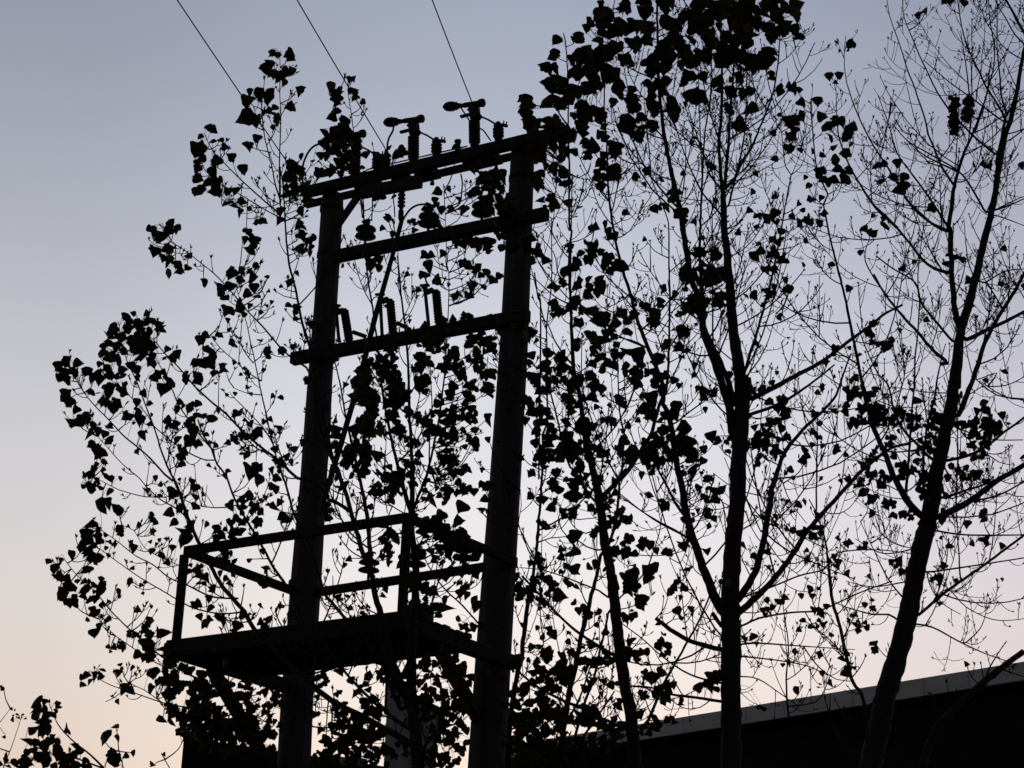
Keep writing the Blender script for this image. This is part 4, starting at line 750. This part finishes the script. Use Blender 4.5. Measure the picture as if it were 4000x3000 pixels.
L3 520,20,30,25,1,42;600,80,45,50,2,62;635,35,25,20,1,30;700,130,35,35,1,50;1020,50,35,35,1,52;1020,160,35,45,3,50;1060,155,25,25,2,34;1140,90,22,38,2,34;1095,290,35,45,2,56;1120,220,25,30,2,34;510,220,30,30,1,46;500,290,35,40,4,44;490,350,20,30,2,36;560,320,35,40,4,38;585,230,15,35,2,28;610,290,20,20,1,24;640,360,30,25,3,26;520,400,50,30,3,46;560,440,35,30,3,42;490,490,25,25,1,44;425,410,25,22,1,38;345,440,20,20,1,30;330,490,30,30,2,38;360,540,30,30,3,40;350,610,30,50,4,44;400,620,40,30,3,40;420,670,40,30,3,40;510,560,25,30,2,36;500,640,40,40,4,42;460,560,20,20,1,24;600,590,40,40,3,44;600,550,20,20,1,26;700,630,22,25,1,34;630,680,15,20,1,22;550,740,28,30,2,34;520,780,15,20,1,24;590,770,18,12,1,20;640,790,20,20,2,22;580,825,15,20,1,24;565,870,30,25,1,42;700,930,28,40,4,34;640,945,15,15,1,18;650,975,10,10,1,12;815,730,22,25,1,34;890,710,10,15,1,16;840,580,20,30,2,22;840,630,12,10,1,16;870,790,25,30,2,34;840,860,35,30,3,36;770,880,25,20,2,30;930,830,18,28,1,30;970,860,35,25,1,48;860,970,50,45,4,46;860,1010,35,30,3,42;940,970,20,28,1,30;900,880,15,25,1,24;910,1100,25,40,1,46;1000,1050,35,30,4,38;1060,1070,35,40,4,38;990,1110,35,35,3,36;960,1160,40,25,3,38;1040,1160,45,40,5,40;510,1130,40,30,4,36;610,1090,20,20,1,32;560,1100,12,18,1,20;730,1200,25,30,2,36;715,1060,18,20,2,18;780,1070,12,28,1,26;820,1090,10,12,1,14;1005,1250,28,40,3,36;1010,1330,35,35,4,38;960,1375,30,28,1,40;1060,1400,40,40,5,36;1100,1370,30,30,3,34;1100,1450,45,30,5,34;1170,1200,50,50,6,38;1160,1270,50,50,6,38;1180,1330,60,50,7,38;1240,1270,50,60,6,36;1250,1360,50,40,4,36;1340,1400,60,40,6,36;1190,1440,80,30,7,34;1340,1470,80,30,7,34
L3 885,160,10,20,1,20;890,205,25,25,2,28;725,270,22,30,2,28;760,235,15,15,1,18;815,235,15,20,1,24;885,325,15,10,1,16;940,315,12,20,1,18;985,310,12,15,1,20;1020,365,18,15,1,26;890,385,18,20,1,28;945,410,28,25,2,32;975,445,20,18,1,26;1275,250,25,30,2,32;1330,250,10,25,1,20;1270,310,30,20,2,32;1370,210,30,50,5,34;1400,110,40,50,6,36;1480,90,25,60,4,38;1500,190,45,50,7,38;1430,200,30,40,4,32;1370,290,60,30,7,34;1480,300,40,30,4,34;1620,120,28,35,1,44;1675,190,25,25,1,34;1610,15,30,20,2,34;1150,10,25,15,1,32;1150,480,40,25,4,34;1320,400,45,40,6,36;1350,520,40,50,6,36;1200,530,40,30,2,36;1255,600,20,40,2,24;1470,430,25,12,1,28;1560,560,40,40,4,30;1160,730,35,45,3,38;1200,780,35,35,3,36;1245,690,30,30,2,32;1290,765,30,18,1,28;1600,780,30,30,1,38;1535,710,22,25,1,30;1650,705,20,22,1,26;1430,750,30,20,1,28;1440,800,25,30,2,24;1380,830,30,40,3,40
L3 220,1320,25,50,3,42;250,1350,25,25,2,38;255,1272,18,12,1,26;293,1270,8,18,1,16;330,1285,15,30,2,26;330,1340,25,20,2,28;230,1410,40,35,3,44;290,1460,45,35,3,46;300,1520,60,45,5,46;390,1440,25,30,1,40;350,1540,25,30,2,36;165,1530,32,35,2,40;205,1510,20,30,1,36;200,1560,18,25,1,26;240,1590,18,22,1,26;460,1550,35,35,2,42;190,1620,60,40,6,44;110,1620,30,30,2,42;330,1620,50,40,5,44;400,1590,35,40,3,38;410,1640,40,25,3,34;490,1640,40,25,3,38;25,1600,15,25,2,24;20,1645,25,15,2,24;615,1500,35,45,1,60;680,1420,12,25,1,28;697,1480,12,25,1,26;660,1590,32,35,3,44;690,1640,15,15,1,22;740,1585,20,18,1,26;790,1570,25,15,1,28;965,1580,12,10,1,14;900,1650,22,12,1,28;65,1310,12,10,1,12;90,1330,20,30,3,12;130,1360,20,15,3,12;70,1375,12,10,1,16;20,1180,15,15,2,16;20,1475,12,15,1,16
R3 1190,1340,50,50,6,40;1150,1480,60,60,6,42;960,1440,30,30,1,36;960,1550,50,50,5,38;1060,1430,60,50,5,36;1080,1550,90,70,12,38;1180,1590,50,40,4,36;870,1390,25,30,2,28;1180,1170,40,30,3,36;1270,1150,60,50,6,36;1310,1100,60,60,5,36;1370,1140,50,40,4,34;1560,1100,90,60,9,36;1650,1140,80,70,9,36;1600,1220,90,80,14,36;1500,1230,70,70,8,34;1650,1300,70,60,8,36;1610,1350,60,50,5,36;1620,1420,60,60,6,34;1600,1560,80,80,10,34;2050,1400,100,60,9,38;2100,1540,120,90,16,38
R3 260,1180,90,60,9,34;350,1230,80,60,8,34;440,1260,70,60,7,34;520,1300,70,50,6,32;280,1350,80,50,8,34;420,1380,80,50,8,34;560,1380,60,50,6,32;620,1230,50,60,4,28;180,1400,60,60,7,38;300,1440,100,40,10,36;480,1460,120,35,12,36;600,1480,60,25,6,34;90,1180,60,50,6,38;1000,1500,70,40,6,36;1140,1420,60,50,5,36;1200,1480,50,50,4,38;1560,1480,80,60,9,34;1500,1620,80,30,8,34;2060,1500,140,70,16,40;2150,1600,120,60,14,40;2180,1440,60,50,5,36
F 2120,2960,90,40,12,38;2220,2930,70,40,9,38;2330,2920,70,40,7,36;2060,2900,60,50,8,36
R3 240,1490,80,25,8,34;400,1500,90,20,8,34;560,1500,60,20,6,34
R3 960,1620,120,40,12,34;1120,1640,80,30,8,34;1240,1600,50,50,6,34;1420,1560,60,80,5,32;1560,1330,60,60,6,32;1640,1500,60,80,8,32;900,1200,40,40,3,28;1000,1300,40,60,4,28;1350,1240,60,40,5,32;1450,1130,60,50,6,34;380,1450,140,60,12,34;640,1440,40,60,5,32
R6 60,1380,60,60,5,34;160,1440,70,40,6,32;260,1400,50,40,4,30;-40,1500,80,60,8,36;380,1330,40,40,2,28;850,760,40,30,3,28;1060,720,60,30,4,30;1120,840,40,50,5,34;1300,830,30,20,2,24;1340,900,60,25,5,26;1420,1000,40,30,4,32;1300,870,40,30,3,26;1380,780,40,30,3,30;1270,480,30,40,2,28;1350,470,40,30,3,30;1200,540,40,30,3,30;1280,600,30,20,2,28;1520,580,35,50,3,38;1740,640,35,30,3,30;1760,760,15,20,1,24;1210,420,20,15,1,24;1110,380,40,30,4,30;1050,400,50,30,4,30;970,380,20,15,2,22;1980,440,50,25,4,30;2090,465,20,12,1,28;1990,300,35,30,2,34;1800,320,25,40,2,34;1900,1100,15,10,1,22;1470,1130,20,15,1,24;530,1200,35,40,3,34;460,1225,20,18,1,28;820,800,30,30,3,28;930,750,30,20,2,26;1020,870,20,15,1,26;830,570,20,15,1,22;760,500,12,10,1,18
R1 560,430,60,60,5,42;640,400,50,50,4,44;680,520,50,60,4,42;590,500,60,50,5,42;640,600,60,50,5,42;560,650,50,50,4,38;420,700,40,30,2,36;300,720,50,60,4,40;300,840,50,40,4,38;370,890,30,30,2,36;1680,760,80,50,5,42;1750,850,70,60,5,40;1780,1100,60,70,5,40;1960,1180,60,60,5,40;1800,1250,50,50,4,38;2060,560,60,50,4,44;2080,450,50,50,4,48;1980,480,50,40,3,46;1560,1180,60,30,4,36
R2 1250,520,60,40,5,38;1400,470,70,30,5,38;1500,440,50,40,4,36;1900,480,60,80,5,38;1980,600,60,60,5,38;1700,470,60,30,3,34
R3 900,1180,30,60,4,30;930,1580,70,60,8,34;1000,1400,40,60,5,30;1080,1480,80,50,8,34;1200,1520,50,60,6,32;1160,1260,60,60,5,30;1330,1560,60,60,5,32;1500,1330,60,60,6,32;1560,1560,60,60,6,34;640,1300,50,90,7,30;520,1230,60,60,6,30;330,1560,160,30,10,34;560,1560,80,30,6,34;1960,1300,60,80,8,36;2050,1250,60,60,6,36;2150,1350,60,60,6,36;1960,1560,60,80,9,38
'''

def catmull(pts, step):
    out = []
    for i in range(len(pts) - 1):
        p0 = pts[max(i - 1, 0)]; p1 = pts[i]; p2 = pts[i + 1]; p3 = pts[min(i + 2, len(pts) - 1)]
        n = max(1, int(math.hypot(p2[0] - p1[0], p2[1] - p1[1]) / step))
        for k in range(n):
            t = k / n
            out.append(tuple(.5 * (2 * p1[j] + (p2[j] - p0[j]) * t + (2 * p0[j] - 5 * p1[j] + 4 * p2[j] - p3[j]) * t * t + (3 * p1[j] - p0[j] - 3 * p2[j] + p3[j]) * t ** 3) for j in (0, 1)))
    out.append(tuple(pts[-1])); return out

class Tree:
    def __init__(s, key, Y, seed):
        s.key = key; s.Y = Y; s.r = random.Random(seed)
        s.sk = []                  # skeleton samples: px, py, Y, width in px
        s.pos = []                 # their world places
        s.prob = 0; s.limbs = []; s.tw = MB(); s.lf = MB()
    def sample(s, px, py, Y, wd):
        s.sk.append((px, py, Y, wd)); s.pos.append(X(px, py, Y))
    def near(s, px, py, rise=0.0):
        a = np.array([(q[0], q[1]) for q in s.sk]); dx = abs(a[:, 0] - px); d = dx ** 2 + (a[:, 1] - py - rise * dx) ** 2
        i = int(d.argmin()); return i, math.hypot(a[i, 0] - px, a[i, 1] - py)
    def stem(s, pts, w0, w1, root=False, spread=.4):
        if w0 < w1: pts = pts[::-1]; w0, w1 = w1, w0
        r = s.r; Y0 = s.Y; conn = None
        if s.sk and not root:
            i, d = s.near(*pts[0])
            Y0 = s.sk[i][2]
            if 6 < d < 150: pts = [s.sk[i][:2]] + list(pts)
        q = catmull(pts, 22.0); L = 0; acc = [0]
        for a, b in zip(q, q[1:]): L += math.hypot(b[0] - a[0], b[1] - a[1]); acc.append(L)
        mpp = s.Y / F; slope = 0 if root else r.uniform(-1, 1) * spread; bow = r.uniform(-.3, .3) * (0 if root else 1)
        P3 = []; R = []
        for (x, y), l in zip(q, acc):
            t = l / max(L, 1); Y = Y0 + (slope * t + bow * t * (1 - t)) * L * mpp
            wd = w0 + (w1 - w0) * t ** .9
            jx = r.uniform(-1, 1) * min(2.2, wd * .12)
            s.sample(x + jx, y, Y, wd); P3.append(s.pos[-1]); R.append(wd * .5 * Y / F / math.cos(PITCH) * 1.0 * (1 + r.uniform(-.06, .06)) * (1.15 if l < 12 and not root else 1))
        if root:                   # down to the ground, widening at the foot
            a = P3[0]; n = 8; ext = []; er = []
            g0 = Vector((a.x + s.lean * (a.z), a.y, -.1))
            for k in range(n):
                t = k / n; ext.append(g0.lerp(a, t)); er.append(R[0] * (1.25 - .25 * t + .35 * max(0, .12 - t) * 8))
            P3 = ext + P3; R = er + R
        s.limbs.append((P3, R, root)); return P3
    def twig3(s, p, d, L, r0, depth=0, buds=True):
        r = s.r; n = 7 if depth == 0 else 3; pts = [p]; dv = d.normalized(); upv = Vector((0, 0, 1)); bend = r.uniform(.10, .26) * (1 if depth == 0 else 1.6)
        wob = Vector((r.uniform(-1, 1), r.uniform(-1, 1), r.uniform(-1, 1))) * .10
        for k in range(n):
            dv = (dv + upv * bend + wob * (1 if k % 2 else -1)).normalized(); pts.append(pts[-1] + dv * (L / n))
        rad = [r0 + (max(.0030, r0 * .55) - r0) * k / n for k in range(n + 1)]
        s.tw.tube(pts, rad, 4, False)
        if depth == 0:
            k = r.randint(1, 4) if L > .25 else r.randint(0, 2)
            for _ in range(k):
                t = r.uniform(.25, .92) * n; i = int(t); q = pts[i].lerp(pts[i + 1], t - i); tg = (pts[i + 1] - pts[i]).normalized()
                ax = Vector((r.uniform(-1, 1), r.uniform(-.6, .6), r.uniform(-1, 1))); sd = tg.cross(ax).normalized()
                s.twig3(q, tg * .55 + sd, L * r.uniform(.14, .55), r0 * .7, 1)
        if buds and depth == 0 and s.prob > 0:
            rel = pts[-1] - CAM; zz = rel.dot(fwd); qx = 2000 + F * rel.dot(rt) / zz; qy = 1500 - F * rel.dot(up) / zz
            pr = s.prob * min(1, max(0, (qy - 700) / 900)) * (1.0 if qx < 3500 else .7)
            while r.random() < pr:
                s.leaf(qx + r.uniform(-22, 22), qy + r.uniform(-8, 26), r.choice((17, 22, 26, 30, 34)), pts[r.randint(2, len(pts) - 1)]); pr *= .6
        if buds:
            tg = (pts[-1] - pts[-2]).normalized()
            for q, c in ((pts[-1], 3), (pts[-1].lerp(pts[-2], .5), 1)) if depth == 0 else ((pts[-1], r.choice((0, 1, 3))),):
                for _ in range(c):
                    o = Vector((r.uniform(-1, 1), r.uniform(-1, 1), r.uniform(-.3, 1))) * .75
                    e = (tg + o).normalized(); l = r.uniform(.024, .050); b = q + tg * .002
                    s.tw.tube([b, b + e * l * .4, b + e * l], [.0026, .0064, .001], 4, False)
        return pts
    def auto(s, spacing, Lm, wmax, big=0.0, upto=(0, 4200), yb=None):
        """side shoots along the traced limbs"""
        r = s.r
        for P3, R, root in list(s.limbs):
            acc = 0; nxt = r.uniform(.3, 1) * spacing; side = 1
            tot = sum((b - a).length for a, b in zip(P3, P3[1:]))
            run = 0
            for i in range(len(P3) - 1):
                seg = P3[i + 1] - P3[i]; run += seg.length; acc += seg.length
                if R[i] * 2 > wmax or P3[i].z < 4.6: acc = 0; continue
                if acc < nxt: continue
                v_ = P3[i] - CAM; zz = v_.dot(fwd); qx = 2000 + F * v_.dot(rt) / zz; qy = 1500 - F * v_.dot(up) / zz
                if s.key != 'A' and qx < 2470 and qy < 620: acc = 0; continue
                if s.key in 'SB' and run > tot * .72 and P3[i].z > 10.0: acc = 0; continue
                acc = 0; nxt = spacing * r.uniform(.5, 1.5); side = -side
                tg = seg.normalized(); ax = (fwd + Vector((r.uniform(-.9, .9), r.uniform(-.9, .9), r.uniform(-.9, .9)))).normalized()
                sd = tg.cross(ax).normalized() * side
                d = tg * r.uniform(.25, .7) + sd; L = r.uniform(.35, 1) * Lm * (.55 + .45 * min(1, R[i] / .02)) * (1.0 if run < tot * .8 else .6)
                if r.random() < big and R[i] > .009 and run < tot * .75:
                    L2 = L * r.uniform(2.0, 3.8); pts = s.twig3(P3[i], d, L2, min(.0105, R[i] * .6), 0)
                    for k in range(r.randint(4, 9)):
                        j = r.randint(1, len(pts) - 2); t2 = (pts[j + 1] - pts[j]).normalized()
                        a2 = (fwd + Vector((r.uniform(-.9, .9), r.uniform(-.9, .9), r.uniform(-.9, .9)))).normalized()
                        s.twig3(pts[j].lerp(pts[j + 1], r.random()), t2 * .5 + t2.cross(a2).normalized() * r.choice((-1, 1)), L * r.uniform(.4, .9), .0046, 0)
                else: s.twig3(P3[i], d, L, min(.0072, max(.0048, R[i] * .5)), 0)
    def leaf(s, px, py, size, at=None):
        r = s.r
        if at is None:
            i, d = s.near(px, py + min(25, size * .5), .55); kx, ky, Y, wd = s.sk[i]; a = s.pos[i]
        else: a = at; Y = at.y
        c = X(px, py, Y + r.uniform(-.12, .12) * (1 if at is None else .3)); sz = size * Y / F * 1.07 / math.cos(PITCH)
        n_ = (-fwd + rt * r.gauss(0, .55) + up * r.gauss(.15, .5)).normalized()
        ang = r.gauss(-90, 62); td = rt * math.cos(math.radians(ang)) + up * math.sin(math.radians(ang))
        td = (td - n_ * td.dot(n_)).normalized(); sd = td.cross(n_)
        fold = r.uniform(-.1, .6) if r.random() < .72 else r.uniform(.6, 1.8); curl = r.uniform(-.7, .9); asym = r.uniform(-.12, .12); L = sz; W = sz * r.uniform(.78, 1.12); pw = r.uniform(.8, 1.35)
        rows = ((0, .10), (-.05, .32), (.05, .50), (.20, .55), (.38, .48), (.56, .35), (.73, .20), (.87, .08), (1.0, .0))
        vs = []; tp = r.uniform(-.5, .5)
        for t, hw in rows:
            for sgn in (-1, 0, 1):
                x = sgn * .56 * (hw / .56) ** pw * W * (1 + asym * sgn) * r.uniform(.80, 1.12); y = (t - .42) * L
                z = -abs(x) * fold - curl * (t - .2) ** 2 * L * .8 + x * tp * t * .8 + (r.uniform(-.03, .03) * L if sgn else 0)
                if fold > .9: x *= .62
                vs.append(c + sd * x + td * y + n_ * z)
        fs = []
        for k in range(len(rows) - 1):
            b = k * 3; fs += [(b, b + 1, b + 4, b + 3), (b + 1, b + 2, b + 5, b + 4)]
        s.lf.add(vs, fs)
        base = vs[1]; dd = base - a
        if dd.length < 1.1:
            q = [a.lerp(base, k / 5) + Vector((0, 0, (.30 * math.sin(math.pi * (k / 5) ** .8)) * min(dd.length, .4))) for k in range(6)]
            s.lf.tube(q, [.0024, .0022, .0021, .002, .002, .002], 3, False)
        else:
            s.lf.tube([base - td * sz * .8 + Vector((0, 0, .01)), base], [.0014, .0012], 3, False)
    def finish(s, name, label, group=None, cat='tree'):
        rt_ = [l for l in s.limbs if l[2]][0]; b = rt_[0][0]
        o = thing(name, label, cat, (b.x, b.y, 0), group)
        for P3, R, root in s.limbs:
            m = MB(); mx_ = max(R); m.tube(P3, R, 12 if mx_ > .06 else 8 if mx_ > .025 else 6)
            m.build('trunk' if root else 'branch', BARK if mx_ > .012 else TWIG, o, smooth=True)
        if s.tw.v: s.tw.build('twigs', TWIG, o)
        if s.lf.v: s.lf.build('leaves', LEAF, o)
        return o

TR = {}
for ti, (key, Y, lean, stems) in enumerate(TREES):
    t = Tree(key, Y, 100 + ti * 7); t.lean = lean; TR[key] = t
    first = True
    for ln in stems.strip().splitlines():
        wds, pts = ln.split(':'); ww = [float(v) for v in wds.split()]
        t.stem(parse(pts), ww[0], ww[1], root=first or len(ww) > 2, spread=.35); first = False
keys = list(TR)
allpt = np.array([(q[0], q[1]) for k in keys for q in TR[k].sk]); own = np.array([ki for ki, k in enumerate(keys) for _ in TR[k].sk])
allw = np.array([q[3] for k in keys for q in TR[k].sk])
rr = random.Random(77)
CL = []
for ln in LEAVES.strip().splitlines():
    reg, rest = ln.split(None, 1); sc_ = REG[reg][2]
    for it in rest.split(';'):
        v = [float(a) for a in it.split(',')]
        if len(v) < 6: continue
        x, y = P(reg, v[0], v[1]); CL.append((x, y, v[2] * sc_, v[3] * sc_, int(v[4]), v[5]))
for x, y, rx, ry, n, sz in CL:
    adx = abs(allpt[:, 0] - x); d2 = adx ** 2 + (allpt[:, 1] - y - .7 * adx) ** 2 + np.where(allw > 30, 4000, 0)
    i = int(d2.argmin()); t = TR[keys[own[i]]]; dist = math.hypot(allpt[i, 0] - x, allpt[i, 1] - y)
    if dist > 48 and dist < 420:
        # a shoot that carries the cluster
        j, _ = t.near(*allpt[i]); kx, ky, kY, kw = t.sk[j]
        mx1 = kx + (x - kx) * .62; my1 = ky + (y - ky) * .38
        t.stem([(kx, ky), (mx1, my1), (x, y)], min(6.5, 4.0 + dist * .012), 2.8, spread=.15)
        new = t.sk[-12:]; P3 = t.limbs[-1][0]
    dense = n >= 3 and sz < 58; top = y < 640 and x > 2050 and n > 1
    if top: dense = False; n = int(n * 1.3 + .5)
    if y > 2600 and n > 2: n = int(n * 1.25 + .5)
    if dense: sz *= .86; rx *= 1.14; ry *= 1.14
    for _ in range(n if n < 3 else int(n * (1.0 if sz > 42 else 1.2) + .5)):
        a = rr.uniform(0, 2 * math.pi); q = math.sqrt(rr.random())
        if n == 1: q *= .25
        t.leaf(x + math.cos(a) * q * rx, y + math.sin(a) * q * ry, sz * rr.uniform(.85, 1.15))
for k in keys:
    t = TR[k]; sp, Lm, wm, bg, = AUTO[k]
    t.prob = PROB.get(k, 0)
    if sp > 0: t.auto(sp, Lm, wm, bg)
for k in keys: TR[k].finish(*NAMES[k])
